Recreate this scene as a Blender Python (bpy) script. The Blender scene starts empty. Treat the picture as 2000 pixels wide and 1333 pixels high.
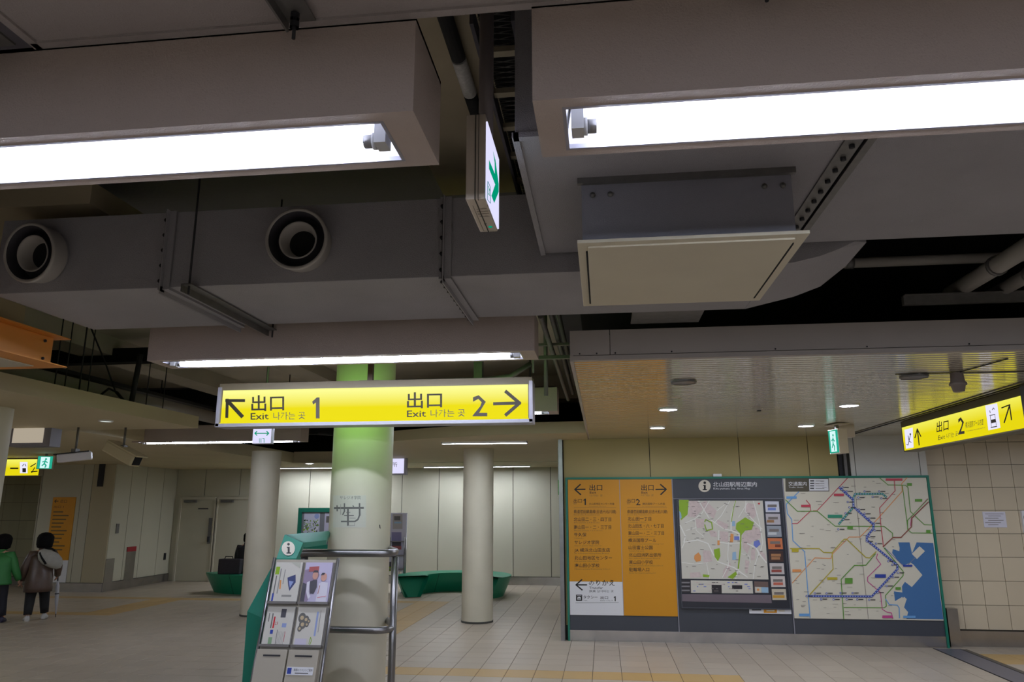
import bpy, bmesh, math, random
from mathutils import Vector, Matrix
random.seed(7)
SC = bpy.context.scene
COL = SC.collection
PI = math.pi

# ------------------------------------------------------------------ camera
H = 1.85
F_PX = 1440.561
R_ = Vector((0.9926986, 0.12061581, -0.00114442))
U_ = Vector((0.02775974, -0.21921612, 0.97528134))
F_ = Vector((-0.11738347, 0.96819219, 0.2209638))
cam = bpy.data.cameras.new('camera')
cam.sensor_width = 36; cam.lens = F_PX * 36 / 2000
cam.clip_start = 0.05; cam.clip_end = 100
cam_ob = bpy.data.objects.new('camera', cam); COL.objects.link(cam_ob)
cam_ob.matrix_world = Matrix(((R_.x, U_.x, -F_.x, 0), (R_.y, U_.y, -F_.y, 0), (R_.z, U_.z, -F_.z, H), (0, 0, 0, 1)))
SC.camera = cam_ob

# ------------------------------------------------------------------ world, exposure, light strengths
SC.view_settings.view_transform = 'Standard'
SC.view_settings.look = 'None'
SC.view_settings.gamma = 1.0
SC.view_settings.use_curve_mapping = False
SC.view_settings.exposure = 0.0
w = bpy.data.worlds.new('world'); SC.world = w; w.use_nodes = True
w.node_tree.nodes['Background'].inputs[0].default_value = (0.5, 0.5, 0.6, 1)
w.node_tree.nodes['Background'].inputs[1].default_value = 0.02
TUBE = 68.0          # fluorescent tubes in the boxed fittings
LINE = 78.0          # flush line lights of the far hall
DOWN = 220.0          # downlights
SIGN = 1.0          # backlit sign faces
SC.cycles.max_bounces = 8
SC.cycles.diffuse_bounces = 6
SC.cycles.glossy_bounces = 3
SC.cycles.caustics_reflective = False
SC.cycles.caustics_refractive = False
SC.cycles.sample_clamp_indirect = 4.0


def at(px, py, X=None, Y=None, Z=None):
    """point of the world where the sight line of a pixel meets a real plane"""
    d = R_ * (px - 1000) - U_ * (py - 666.5) + F_ * F_PX
    if X is not None: t = X / d.x
    elif Y is not None: t = Y / d.y
    else: t = (Z - H) / d.z
    return d * t + Vector((0, 0, H))


# ------------------------------------------------------------------ materials
def lin(c):
    return tuple((v / 12.92 if v <= 0.04045 else ((v + 0.055) / 1.055) ** 2.4) for v in c)


MATS = {}


def mat(name, rgb, rough=0.6, metal=0.0, var=0.0, vscale=3.0, bump=0.0, bscale=60.0, spec=0.5, spots=0.0, coat=0.0):
    if name in MATS: return MATS[name]
    m = bpy.data.materials.new(name); m.use_nodes = True
    nt = m.node_tree; b = nt.nodes['Principled BSDF']
    c = lin([v / 255 for v in rgb])
    b.inputs['Base Color'].default_value = (*c, 1)
    b.inputs['Roughness'].default_value = rough
    b.inputs['Metallic'].default_value = metal
    b.inputs['Specular IOR Level'].default_value = spec
    if coat: b.inputs['Coat Weight'].default_value = coat; b.inputs['Coat Roughness'].default_value = 0.04
    geo = nt.nodes.new('ShaderNodeNewGeometry')
    if var or spots:
        n = nt.nodes.new('ShaderNodeTexNoise'); n.inputs['Scale'].default_value = vscale; n.inputs['Detail'].default_value = 4
        nt.links.new(geo.outputs['Position'], n.inputs['Vector'])
        r = nt.nodes.new('ShaderNodeValToRGB')
        r.color_ramp.elements[0].position = 0.3; r.color_ramp.elements[1].position = 0.7
        r.color_ramp.elements[0].color = (*[v * (1 - var) for v in c], 1)
        r.color_ramp.elements[1].color = (*[min(1, v * (1 + var)) for v in c], 1)
        nt.links.new(n.outputs['Fac'], r.inputs['Fac'])
        out = r.outputs['Color']
        if spots:
            n2 = nt.nodes.new('ShaderNodeTexNoise'); n2.inputs['Scale'].default_value = 220; n2.inputs['Detail'].default_value = 2
            nt.links.new(geo.outputs['Position'], n2.inputs['Vector'])
            r2 = nt.nodes.new('ShaderNodeValToRGB'); r2.color_ramp.elements[0].position = 0.30; r2.color_ramp.elements[1].position = 0.36
            r2.color_ramp.elements[0].color = (1 - spots, 1 - spots, 1 - spots, 1); r2.color_ramp.elements[1].color = (1, 1, 1, 1)
            nt.links.new(n2.outputs['Fac'], r2.inputs['Fac'])
            mx = nt.nodes.new('ShaderNodeMix'); mx.data_type = 'RGBA'; mx.blend_type = 'MULTIPLY'; mx.inputs[0].default_value = 1
            nt.links.new(out, mx.inputs[6]); nt.links.new(r2.outputs['Color'], mx.inputs[7]); out = mx.outputs[2]
        nt.links.new(out, b.inputs['Base Color'])
    if bump:
        n = nt.nodes.new('ShaderNodeTexNoise'); n.inputs['Scale'].default_value = bscale; n.inputs['Detail'].default_value = 3
        nt.links.new(geo.outputs['Position'], n.inputs['Vector'])
        bp = nt.nodes.new('ShaderNodeBump'); bp.inputs['Strength'].default_value = bump; bp.inputs['Distance'].default_value = 0.01
        nt.links.new(n.outputs['Fac'], bp.inputs['Height']); nt.links.new(bp.outputs['Normal'], b.inputs['Normal'])
    MATS[name] = m
    return m


def emit(name, rgb, strength, top=None, zr=None):
    """a backlit face; with top=(rgb, strength) the tube behind its upper edge (height range zr) shows brighter"""
    if name in MATS: return MATS[name]
    m = bpy.data.materials.new(name); m.use_nodes = True
    nt = m.node_tree; nt.nodes.clear()
    o = nt.nodes.new('ShaderNodeOutputMaterial'); e = nt.nodes.new('ShaderNodeEmission')
    c = lin([v / 255 for v in rgb])
    e.inputs[0].default_value = (*c, 1); e.inputs[1].default_value = strength
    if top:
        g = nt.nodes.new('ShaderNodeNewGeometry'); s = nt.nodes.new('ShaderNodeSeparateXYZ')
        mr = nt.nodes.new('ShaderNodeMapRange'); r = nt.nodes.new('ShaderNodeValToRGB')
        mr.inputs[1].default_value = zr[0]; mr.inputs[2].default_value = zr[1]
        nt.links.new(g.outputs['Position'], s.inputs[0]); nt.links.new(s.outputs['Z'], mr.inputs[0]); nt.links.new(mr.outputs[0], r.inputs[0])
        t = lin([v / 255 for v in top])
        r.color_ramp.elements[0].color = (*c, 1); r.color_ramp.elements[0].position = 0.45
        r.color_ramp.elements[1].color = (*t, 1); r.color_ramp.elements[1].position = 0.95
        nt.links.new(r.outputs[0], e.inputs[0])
    nt.links.new(e.outputs[0], o.inputs[0])
    MATS[name] = m
    return m


def tile_mat(name, rgb, sx, sy, ox, oy, plane='XY', var=0.06, rough=0.4, warm=0.0, spec=0.5, stripes=False):
    """glazed tile: every tile gets its own slight tone"""
    if name in MATS: return MATS[name]
    m = bpy.data.materials.new(name); m.use_nodes = True
    nt = m.node_tree; b = nt.nodes['Principled BSDF']; c = lin([v / 255 for v in rgb])
    b.inputs['Roughness'].default_value = rough; b.inputs['Specular IOR Level'].default_value = spec
    g = nt.nodes.new('ShaderNodeNewGeometry'); s = nt.nodes.new('ShaderNodeSeparateXYZ'); nt.links.new(g.outputs['Position'], s.inputs[0])

    def cell(out, size, off):
        a = nt.nodes.new('ShaderNodeMath'); a.operation = 'SUBTRACT'; a.inputs[1].default_value = off; nt.links.new(out, a.inputs[0])
        d = nt.nodes.new('ShaderNodeMath'); d.operation = 'DIVIDE'; d.inputs[1].default_value = size; nt.links.new(a.outputs[0], d.inputs[0])
        f = nt.nodes.new('ShaderNodeMath'); f.operation = 'FLOOR'; nt.links.new(d.outputs[0], f.inputs[0]); return f.outputs[0]
    cb = nt.nodes.new('ShaderNodeCombineXYZ')
    nt.links.new(cell(s.outputs['X'], sx, ox), cb.inputs[0]); nt.links.new(cell(s.outputs['Y' if plane == 'XY' else 'Z'], sy, oy), cb.inputs[1])
    wn = nt.nodes.new('ShaderNodeTexWhiteNoise'); nt.links.new(cb.outputs[0], wn.inputs['Vector'])
    n = nt.nodes.new('ShaderNodeTexNoise'); n.inputs['Scale'].default_value = 1.3; nt.links.new(g.outputs['Position'], n.inputs['Vector'])
    ad = nt.nodes.new('ShaderNodeMath'); nt.links.new(wn.outputs['Value'], ad.inputs[0]); nt.links.new(n.outputs['Fac'], ad.inputs[1])
    ml = nt.nodes.new('ShaderNodeMath'); ml.operation = 'MULTIPLY'; ml.inputs[1].default_value = 0.5; nt.links.new(ad.outputs[0], ml.inputs[0])
    r = nt.nodes.new('ShaderNodeValToRGB')
    r.color_ramp.elements[0].position = 0.2; r.color_ramp.elements[1].position = 0.8
    r.color_ramp.elements[0].color = (*[v * (1 - var) for v in c], 1); r.color_ramp.elements[1].color = (*[v * (1 + var) for v in c], 1)
    nt.links.new(ml.outputs[0], r.inputs[0]); nt.links.new(r.outputs[0], b.inputs['Base Color'])
    MATS[name] = m
    return m


m_insul = mat('insulation board paint', (166, 158, 156), 0.85, var=0.05, vscale=1.5, bump=0.35, bscale=170)
m_duct = mat('speckled duct paint', (164, 162, 166), 0.85, var=0.07, vscale=2.0, bump=0.5, bscale=220, spots=0.12)
m_box = mat('light box paint', (180, 166, 158), 0.75, var=0.04, vscale=2.5, bump=0.25, bscale=180, spots=0.10)
m_metal = mat('galvanised steel', (120, 118, 116), 0.5, 0.6, var=0.1, vscale=20)
m_dark = mat('dark steel', (42, 42, 46), 0.6, 0.3)
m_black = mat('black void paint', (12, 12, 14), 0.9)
m_refl = mat('white reflector', (240, 240, 245), 0.6)
m_trim = mat('grey aluminium trim', (150, 148, 158), 0.45, 0.3)
m_slab = mat('concrete soffit', (92, 90, 98), 0.9, var=0.12, vscale=1.2, bump=0.3, bscale=30)
m_soffit = mat('enamelled soffit slats', (190, 182, 166), 0.17, 0.4, spec=0.8, coat=0.6)
m_fascia = mat('grey fascia panel', (180, 172, 166), 0.6, var=0.03)
m_beige = mat('beige ceiling board', (190, 178, 146), 0.65, var=0.04, vscale=1.0)
m_col = mat('cream column enamel', (204, 197, 176), 0.55, var=0.05, vscale=2.0)
m_wall = mat('cream wall panel', (186, 182, 162), 0.55, var=0.03, vscale=0.8)
m_wall_d = mat('sand wall panel', (176, 160, 108), 0.6, var=0.03, vscale=0.8)
m_wall_w = mat('white wall panel', (206, 204, 196), 0.55, var=0.02)
m_joint = mat('dark joint filler', (60, 58, 52), 0.9)
m_grout = mat('grout', (92, 84, 72), 0.9)
m_steel = mat('brushed stainless steel', (140, 138, 138), 0.33, 0.9, var=0.08, vscale=8)
m_skirt = mat('stainless skirting', (178, 174, 170), 0.24, 0.9, var=0.12, vscale=4)
m_teal = mat('teal enamel', (20, 116, 94), 0.45)
m_green = mat('green moulded bench', (16, 130, 96), 0.4)
m_slate = mat('slate grey board', (64, 67, 75), 0.5)
m_amber = mat('amber print', (208, 142, 8), 0.5)
m_white = mat('white print', (226, 226, 230), 0.5)
m_ink = mat('black ink', (28, 26, 26), 0.6)
m_ink2 = mat('grey ink', (110, 90, 50), 0.6)
m_inkd = mat('dark grey ink', (66, 64, 66), 0.6)
m_orange = mat('orange lit steel', (214, 140, 56), 0.55, var=0.04)  # orange glow of an unseen sign is put into the steel's colour
m_floor = tile_mat('floor tile glaze', (174, 161, 143), 0.33, 0.33, -0.51, 9.22, var=0.07, rough=0.38)
m_tact = tile_mat('ochre floor tile', (184, 152, 98), 0.33, 0.4, -0.51, 8.82, var=0.05, rough=0.45)
m_wtile = tile_mat('sand wall tile', (206, 192, 166), 0.298, 0.319, 4.592, 0.215, 'XZ', var=0.05, rough=0.35)
m_wtile2 = tile_mat('olive wall tile', (156, 152, 124), 0.5, 0.45, -14.0, 0.2, 'XZ', var=0.05, rough=0.4)

# ------------------------------------------------------------------ mesh helpers


def box(bm, x0, x1, y0, y1, z0, z1, mi=0):
    if x0 > x1: x0, x1 = x1, x0
    if y0 > y1: y0, y1 = y1, y0
    if z0 > z1: z0, z1 = z1, z0
    v = [bm.verts.new(p) for p in ((x0, y0, z0), (x1, y0, z0), (x1, y1, z0), (x0, y1, z0), (x0, y0, z1), (x1, y0, z1), (x1, y1, z1), (x0, y1, z1))]
    for f in ((0, 3, 2, 1), (4, 5, 6, 7), (0, 1, 5, 4), (1, 2, 6, 5), (2, 3, 7, 6), (3, 0, 4, 7)):
        fa = bm.faces.new([v[i] for i in f]); fa.material_index = mi


def tube(bm, pts, r, n=10, mi=0, caps=True, radii=None):
    pts = [Vector(p) for p in pts]; rings = []
    up0 = None
    for i, p in enumerate(pts):
        if i == 0: t = pts[1] - p
        elif i == len(pts) - 1: t = p - pts[i - 1]
        else: t = (pts[i + 1] - p).normalized() + (p - pts[i - 1]).normalized()
        t.normalize()
        if up0 is None:
            a = Vector((0, 0, 1)) if abs(t.z) < 0.9 else Vector((1, 0, 0))
            up0 = t.cross(a).normalized()
        u = (up0 - t * up0.dot(t)).normalized(); up0 = u
        v = t.cross(u)
        rr = radii[i] if radii else r
        rings.append([bm.verts.new(p + (u * math.cos(2 * PI * k / n) + v * math.sin(2 * PI * k / n)) * rr) for k in range(n)])
    for a, b in zip(rings, rings[1:]):
        for k in range(n):
            f = bm.faces.new((a[k], a[(k + 1) % n], b[(k + 1) % n], b[k])); f.material_index = mi; f.smooth = True
    if caps:
        for rg in (rings[0][::-1], rings[-1]):
            f = bm.faces.new(rg); f.material_index = mi


def loft(bm, rings, mi=0, smooth=True, cap=True):
    """rings: lists of points, equal count"""
    vs = [[bm.verts.new(p) for p in r] for r in rings]
    n = len(vs[0])
    for a, b in zip(vs, vs[1:]):
        for k in range(n):
            f = bm.faces.new((a[k], a[(k + 1) % n], b[(k + 1) % n], b[k])); f.material_index = mi; f.smooth = smooth
    if cap:
        f = bm.faces.new(vs[0][::-1]); f.material_index = mi
        f = bm.faces.new(vs[-1]); f.material_index = mi


def ell(cx, cy, cz, rx, ry, n=16, tilt=0.0):
    return [(cx + rx * math.cos(2 * PI * k / n), cy + ry * math.sin(2 * PI * k / n), cz + tilt * math.sin(2 * PI * k / n)) for k in range(n)]


def lathe(bm, prof, n=28, axis='Z', o=(0, 0, 0), mi=0, smooth=True):
    """prof: (radius, height) list, revolved about axis through o"""
    o = Vector(o); rings = []
    for r, h in prof:
        ring = []
        for k in range(n):
            a = 2 * PI * k / n; c, s = r * math.cos(a), r * math.sin(a)
            p = (c, s, h) if axis == 'Z' else ((c, h, s) if axis == 'Y' else (h, c, s))
            ring.append(bm.verts.new(o + Vector(p)))
        rings.append(ring)
    for a, b in zip(rings, rings[1:]):
        for k in range(n):
            f = bm.faces.new((a[k], a[(k + 1) % n], b[(k + 1) % n], b[k])); f.material_index = mi; f.smooth = smooth


def prism(bm, poly, z0, z1, mi=0):
    a = [bm.verts.new((p[0], p[1], z0)) for p in poly]; b = [bm.verts.new((p[0], p[1], z1)) for p in poly]
    n = len(poly)
    for k in range(n):
        f = bm.faces.new((a[k], a[(k + 1) % n], b[(k + 1) % n], b[k])); f.material_index = mi
    bm.faces.new(a[::-1]).material_index = mi; bm.faces.new(b).material_index = mi


def obj(name, bm, mats, parent=None, loc=None, smooth_angle=None, bevel=0, fix=True):
    if fix: bmesh.ops.recalc_face_normals(bm, faces=bm.faces)
    me = bpy.data.meshes.new(name); bm.to_mesh(me); bm.free()
    for m in (mats if isinstance(mats, (list, tuple)) else [mats]): me.materials.append(m)
    o = bpy.data.objects.new(name, me); COL.objects.link(o)
    if loc: o.location = loc
    if parent: o.parent = parent; o.matrix_parent_inverse = parent.matrix_basis.inverted()
    if smooth_angle: me.set_sharp_from_angle(angle=smooth_angle)
    if bevel:
        md = o.modifiers.new('bevel', 'BEVEL'); md.width = bevel; md.segments = 2; md.limit_method = 'ANGLE'
    return o


def B(name, b, m, parent=None, bevel=0):
    bm = bmesh.new(); box(bm, *b); return obj(name, bm, m, parent, bevel=bevel)


def thing(name, label, cat, loc=(0, 0, 0), rz=0, group=None):
    o = bpy.data.objects.new(name, None); COL.objects.link(o); o.location = loc; o.rotation_euler = (0, 0, rz)
    o.empty_display_size = 0.1
    o['label'] = label; o['category'] = cat
    if group: o['group'] = group
    return o


def tag(o, label, cat, group=None):
    o['label'] = label; o['category'] = cat
    if group: o['group'] = group
    return o


def struct(o, label=None):
    o['kind'] = 'structure'
    if label: o['label'] = label
    return o


def dup(root, loc, rz=None, label=None, group=None):
    r = root.copy(); COL.objects.link(r); r.location = loc
    if rz is not None: r.rotation_euler = (0, 0, rz)
    if label: r['label'] = label
    if group: r['group'] = group
    for ch in list(root.children):
        c = ch.copy(); COL.objects.link(c); c.parent = r
        for g in ch.children:
            d = g.copy(); COL.objects.link(d); d.parent = c
    return r


# ------------------------------------------------------------------ flat printing (lettering, maps) on a real face
class Flat:
    """flat print: fn(px, py) -> point on the face; n = outward normal"""

    def __init__(self, fn, n, base=0.002):
        self.fn = fn; self.n = Vector(n).normalized(); self.bm = bmesh.new(); self.mats = []; self.base = base; self.k = 0

    def mi(self, m):
        if m not in self.mats: self.mats.append(m)
        return self.mats.index(m)

    def p(self, x, y, l=0):
        return self.fn(x, y) + self.n * (self.base + l * 0.0012 + (self.k % 40) * 0.000025)

    def poly(self, pts, m, l=0):
        self.k += 1
        try:
            f = self.bm.faces.new([self.bm.verts.new(self.p(x, y, l)) for x, y in pts]); f.material_index = self.mi(m)
        except ValueError: pass

    def rect(self, x0, y0, x1, y1, m, l=0):
        self.poly(((x0, y0), (x1, y0), (x1, y1), (x0, y1)), m, l)

    def disc(self, x, y, r, m, l=0, ry=None):
        ry = ry or r
        self.poly([(x + r * math.cos(2 * PI * k / 20), y + ry * math.sin(2 * PI * k / 20)) for k in range(20)], m, l)

    def line(self, pts, wd, m, l=0, dash=None):
        for (x0, y0), (x1, y1) in zip(pts, pts[1:]):
            d = math.hypot(x1 - x0, y1 - y0)
            if d < 1e-6: continue
            ux, uy = (x1 - x0) / d, (y1 - y0) / d; nx, ny = -uy * wd / 2, ux * wd / 2
            if dash:
                k = 0
                while k < d:
                    e = min(d, k + dash)
                    a = (x0 + ux * k, y0 + uy * k); b = (x0 + ux * e, y0 + uy * e)
                    self.poly(((a[0] + nx, a[1] + ny), (b[0] + nx, b[1] + ny), (b[0] - nx, b[1] - ny), (a[0] - nx, a[1] - ny)), m, l)
                    k += dash * 2
            else:
                x0e, y0e, x1e, y1e = x0 - ux * wd * .3, y0 - uy * wd * .3, x1 + ux * wd * .3, y1 + uy * wd * .3
                self.poly(((x0e + nx, y0e + ny), (x1e + nx, y1e + ny), (x1e - nx, y1e - ny), (x0e - nx, y0e - ny)), m, l)

    def arrow(self, x0, y0, x1, y1, wd, head, m, l=0):
        """open-headed arrow from tail to tip"""
        self.line([(x0, y0), (x1, y1)], wd, m, l)
        a = math.atan2(y1 - y0, x1 - x0)
        for s in (1, -1):
            b = a + PI - s * 0.78
            self.line([(x1, y1), (x1 + head * math.cos(b), y1 + head * math.sin(b))], wd, m, l)

    def text(self, s, x0, y, x1, h, m, l=0, bold=0.0, slope=0.0):
        """text from x0 to x1 (None = natural width), baseline y, capital height h in pixels"""
        c = bpy.data.curves.new('t', 'FONT'); c.body = s; c.resolution_u = 1; c.offset = bold
        o = bpy.data.objects.new('t', c); COL.objects.link(o)
        me = bpy.data.meshes.new_from_object(o.evaluated_get(bpy.context.evaluated_depsgraph_get()))
        bpy.data.objects.remove(o); bpy.data.curves.remove(c)
        if not me.vertices: return
        xs = [v.co.x for v in me.vertices]; mn, mx = min(xs), max(xs)
        ys = [v.co.y for v in me.vertices]; big = max(ys)
        sy = h / 0.73 if big < 0.79 else h / 0.84
        sx = (x1 - x0) / (mx - mn) if x1 is not None else sy
        k = self.mi(m)
        vs = []
        for v in me.vertices:
            X = x0 + (v.co.x - mn) * sx
            vs.append(self.bm.verts.new(self.p(X, y - v.co.y * sy + slope * (X - x0), l)))
        for f in me.polygons:
            try: fa = self.bm.faces.new([vs[i] for i in f.vertices]); fa.material_index = k
            except ValueError: pass
        bpy.data.meshes.remove(me)

    def build(self, name, parent=None):
        return obj(name, self.bm, self.mats, parent, fix=False)


def on_y(Y):
    return lambda px, py: at(px, py, Y=Y)


def plane(o, u, v):
    """local metres: x along u, y DOWN along -v"""
    o = Vector(o); u = Vector(u); v = Vector(v)
    return lambda x, y: o + u * x - v * y


# =================================================================== SETTING
# floor: grout bed with raised tiles
fl = B('floor', (-16, 9, -6, 20, -0.12, -0.004), m_grout); struct(fl, 'beige tiled concourse floor with ochre bands')
ys = [8.82, 9.22]
while ys[-1] < 19.3: ys.append(ys[-1] + 0.33)
yl = [8.82]
while yl[0] > -5.9: yl.insert(0, yl[0] - 0.33)
ys = yl[:-1] + ys
xs = [-0.51 + 0.33 * k for k in range(-46, 28)]
tile_me = {}


def tile_mesh(dy, m):
    k = (round(dy, 2), m.name)
    if k not in tile_me:
        bm = bmesh.new(); g = 0.0025
        top = [bm.verts.new(p) for p in ((g + .002, g + .002, 0), (0.33 - g - .002, g + .002, 0), (0.33 - g - .002, dy - g - .002, 0), (g + .002, dy - g - .002, 0))]
        bot = [bm.verts.new(p) for p in ((g, g, -0.0045), (0.33 - g, g, -0.0045), (0.33 - g, dy - g, -0.0045), (g, dy - g, -0.0045))]
        bm.faces.new(top)
        for i in range(4): bm.faces.new((bot[i], bot[(i + 1) % 4], top[(i + 1) % 4], top[i]))
        me = bpy.data.meshes.new('floor_tile'); bm.to_mesh(me); bm.free(); me.materials.append(m); tile_me[k] = me
    return tile_me[k]


def is_ochre(x, y):
    cx, cy = x + .165, y + .165
    if abs(y - 8.82) < 0.01: return -3.4 < cx < 1.4
    if 15.0 < cy < 15.45 and -12 < cx < -3.2: return True
    if -3.85 < cx < -3.25 and 11.4 < cy < 15.2: return True
    if 12.7 < cy < 13.2 and -14 < cx < -9.0: return True
    if -9.4 < cx < -8.9 and 12.7 < cy < 15.3: return True
    if cx > 4.85 and 10.3 < cy < 10.95: return True
    return False


def in_view(x, y):
    d = Vector((x + .16, y + .16, -H)); z = d.dot(F_)
    if z < 0.1: return False
    px = 1000 + F_PX * d.dot(R_) / z; py = 666.5 - F_PX * d.dot(U_) / z
    return -40 < px < 2040 and py < 1345


near = []; rest = []
for j in range(len(ys) - 1):
    for x in xs:
        if 4.3 < x + .165 < 4.72 and 9.0 < ys[j] < 11.2: continue
        (near if in_view(x, ys[j]) and len(near) < 300 else rest).append((x, ys[j], ys[j + 1] - ys[j]))
for x, y, dy in near:
    m = m_tact if is_ochre(x, y) else m_floor
    o = bpy.data.objects.new('floor_tile', tile_mesh(dy, m)); COL.objects.link(o); o.location = (x, y, 0); o.parent = fl
V = []; Fc = []; MI = []
for x, y, dy in rest:
    me = tile_mesh(dy, m_floor); b = len(V)
    V += [(v.co.x + x, v.co.y + y, v.co.z) for v in me.vertices]
    Fc += [[i + b for i in p.vertices] for p in me.polygons]; MI += [1 if is_ochre(x, y) else 0] * len(me.polygons)
me = bpy.data.meshes.new('floor_tiles'); me.from_pydata(V, [], Fc); me.materials.append(m_floor); me.materials.append(m_tact)
me.polygons.foreach_set('material_index', MI)
o = bpy.data.objects.new('floor_tiles', me); COL.objects.link(o); o.parent = fl; o['kind'] = 'stuff'
st = B('trim_1', (4.34, 4.68, 8.0, 11.18, -0.01, 0.004), mat('steel floor track', (128, 126, 136), 0.4, 0.6)); struct(st, 'steel shutter track let into the floor')
bm = bmesh.new(); box(bm, 4.335, 4.35, 8, 11.18, -0.01, 0.006); box(bm, 4.67, 4.685, 8, 11.18, -0.01, 0.006); obj('track_edge', bm, m_dark, st)

# slab overhead with beams
sl = B('ceiling', (-16, 9, -6, 20, 4.0, 4.15), m_slab); struct(sl, 'bare concrete slab above the service void')
for i, b in enumerate([(-6.6, -6.15, 2, 12, 3.75, 4.0), (-4.6, -4.2, 5.0, 12, 3.8, 4.0), (-0.83, -0.5, -6, 3.2, 3.9, 4.0), (-6.6, 3, 12.0, 12.5, 3.6, 4.0)]):
    B('beam', b, mat('beam concrete', (176, 170, 156), .9, var=.1, vscale=1.5), sl)
B('soffit_panel', (-9, -0.55, 5.0, 12.4, 3.985, 3.998), mat('pale concrete', (190, 184, 170), .9, var=.12, vscale=1.2), sl)  # paler sheet under the dark slab; the rear's lighting is put into its colour
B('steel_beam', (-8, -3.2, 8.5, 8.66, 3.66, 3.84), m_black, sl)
B('soffit_panel', (-0.98, -0.46, -1, 4.4, 3.84, 3.87), mat('pale concrete panel', (160, 150, 128), 0.9, var=0.06), sl)
# enclosing walls outside the frame
struct(B('wall_rear', (-16, 9, -6.2, -6, 0, 4.1), m_wall))
struct(B('wall_far_left', (-16.2, -16, -6, 20, 0, 4.1), m_wall))
struct(B('wall_far_right', (9, 9.2, -6, 20, 0, 4.1), m_wall))

# back wall with panels
YB = 18.9
wb = B('wall_back', (-11.35, 9, YB + 0.02, YB + 0.3, 0, 4.0), m_joint); struct(wb, 'long cream panelled wall at the back of the hall')
jx = [-11.35, -10.54, -9.56, -8.6, -7.63, -6.9, -6.05, -5.15, -4.18, -3.22, -2.27, -1.32, -0.37, 0.6, 1.6]
for a, b in zip(jx, jx[1:]):
    z0 = 0.2 if b > -8.6 else 2.16
    B('wall_panel', (a + 0.008, b - 0.008, YB, YB + 0.03, z0, 2.95), m_wall, wb)
B('wall_panel', (-11.35, -8.6, YB + .012, YB + .03, 0, 2.2), m_wall, wb)
bb = B('baseboard_back', (-8.58, 4, YB - 0.012, YB + 0.02, 0, 0.19), m_skirt); struct(bb)
# service door pair in the back wall
YD = YB
for i, (a, b, ml) in enumerate([(-11.13, -10.2, 1), (-10.1, -9.12, 0)]):
    d = bpy.data.objects.new('door_%d' % (i + 1), None); COL.objects.link(d); struct(d, ['cream steel service door beside the left wall', 'second leaf of the cream service doors'][i])
    B('door_leaf', (a, b, YD - 0.03, YD + 0.02, 0.01, 2.08), m_wall, d)
    bm = bmesh.new(); box(bm, a - 0.06, a, YD - 0.05, YD + 0.03, 0, 2.12); box(bm, b, b + 0.06, YD - 0.05, YD + 0.03, 0, 2.12); box(bm, a, b, YD - 0.05, YD + 0.03, 2.08, 2.14); obj('door_frame', bm, mat('pale door frame', (196, 190, 172), 0.5), d)
    B('door_closer', (a + .08, a + .42, YD - 0.09, YD - 0.03, 2.0, 2.06), m_metal, d)
    if ml:
        bm = bmesh.new(); box(bm, b - .12, b - .04, YD - 0.05, YD - .03, 0.95, 1.6, 0); box(bm, b - .1, b - .07, YD - .1, YD - .03, 1.0, 1.13, 1); obj('door_lock', bm, [m_metal, m_dark], d)
        f = Flat(on_y(YD - 0.031), (0, -1, 0)); f.rect(387, 993, 407, 995.5, m_inkd); f.build('lettering', d)

# left wall (runs along the hall) and its return with the yellow list
wl = B('wall_left', (-11.6, -11.37, 16.62, 19.2, 0, 4.0), m_joint); struct(wl, 'cream panelled wall along the left passage')
for a, b in zip([16.335, 16.95, 17.55, 18.3], [16.95, 17.55, 18.3, 19.0]):
    B('wall_panel', (-11.38, -11.35, a + .008, b - .008, 0.2, 2.95), m_wall, wl)
struct(B('baseboard_left', (-11.38, -11.33, 16.3, 18.9, 0, 0.19), m_skirt))
B('steel_cover', (-11.36, -11.335, 16.32, 16.62, 0.19, 0.72), m_skirt, wl)
B('steel_cover', (-11.36, -11.335, 17.05, 17.4, 0.19, 0.95), m_skirt, wl)
bm = bmesh.new(); box(bm, -11.36, -11.33, 17.05, 17.4, 0.84, 0.95); o = obj('red_notice', bm, mat('red notice', (150, 30, 40), 0.5), wl)
B('wall_switch', (-11.36, -11.33, 18.62, 18.7, 0.55, 0.72), m_dark, wl)
B('key_switch', (-11.36, -11.33, 16.55, 16.65, 1.28, 1.5), m_metal, wl)
wr = B('wall_left_return', (-13.2, -11.385, 16.32, 16.6, 0, 4.0), m_joint); struct(wr, 'sand panelled wall end facing the hall')
for a, b in zip([-13.2, -12.15, -11.9], [-12.15, -11.9, -11.345]):
    B('wall_panel', (a + .006, b - .006, 16.3, 16.33, 0.2, 2.95), mat('sand end panel', (176, 166, 138), .6) if b > -11.5 else m_wall, wr)
struct(B('baseboard_left_return', (-13.2, -11.35, 16.285, 16.3, 0, 0.19), m_skirt))
B('shutter_guide', (-11.75, -11.62, 16.26, 16.3, 2.35, 2.87), m_dark, wr)
# tiled recess further left
wt = B('wall_recess', (-16, -13.2, 17.62, 17.9, 0, 4.0), m_grout); struct(wt, 'olive tiled wall of the recess at far left')
for i in range(5):
    for j in range(6):
        x = -13.22 - 0.5 * (i + 1); z = 0.2 + 0.45 * j
        B('wall_tile', (x + .004, x + .496, 17.605, 17.63, z + .004, min(2.9, z + .446)), m_wtile2, wt)
struct(B('baseboard_recess', (-16, -13.2, 17.59, 17.62, 0, 0.19), m_skirt))
B('wall_corner', (-13.22, -13.18, 16.3, 17.62, 0, 3), m_wall, wt)

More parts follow.
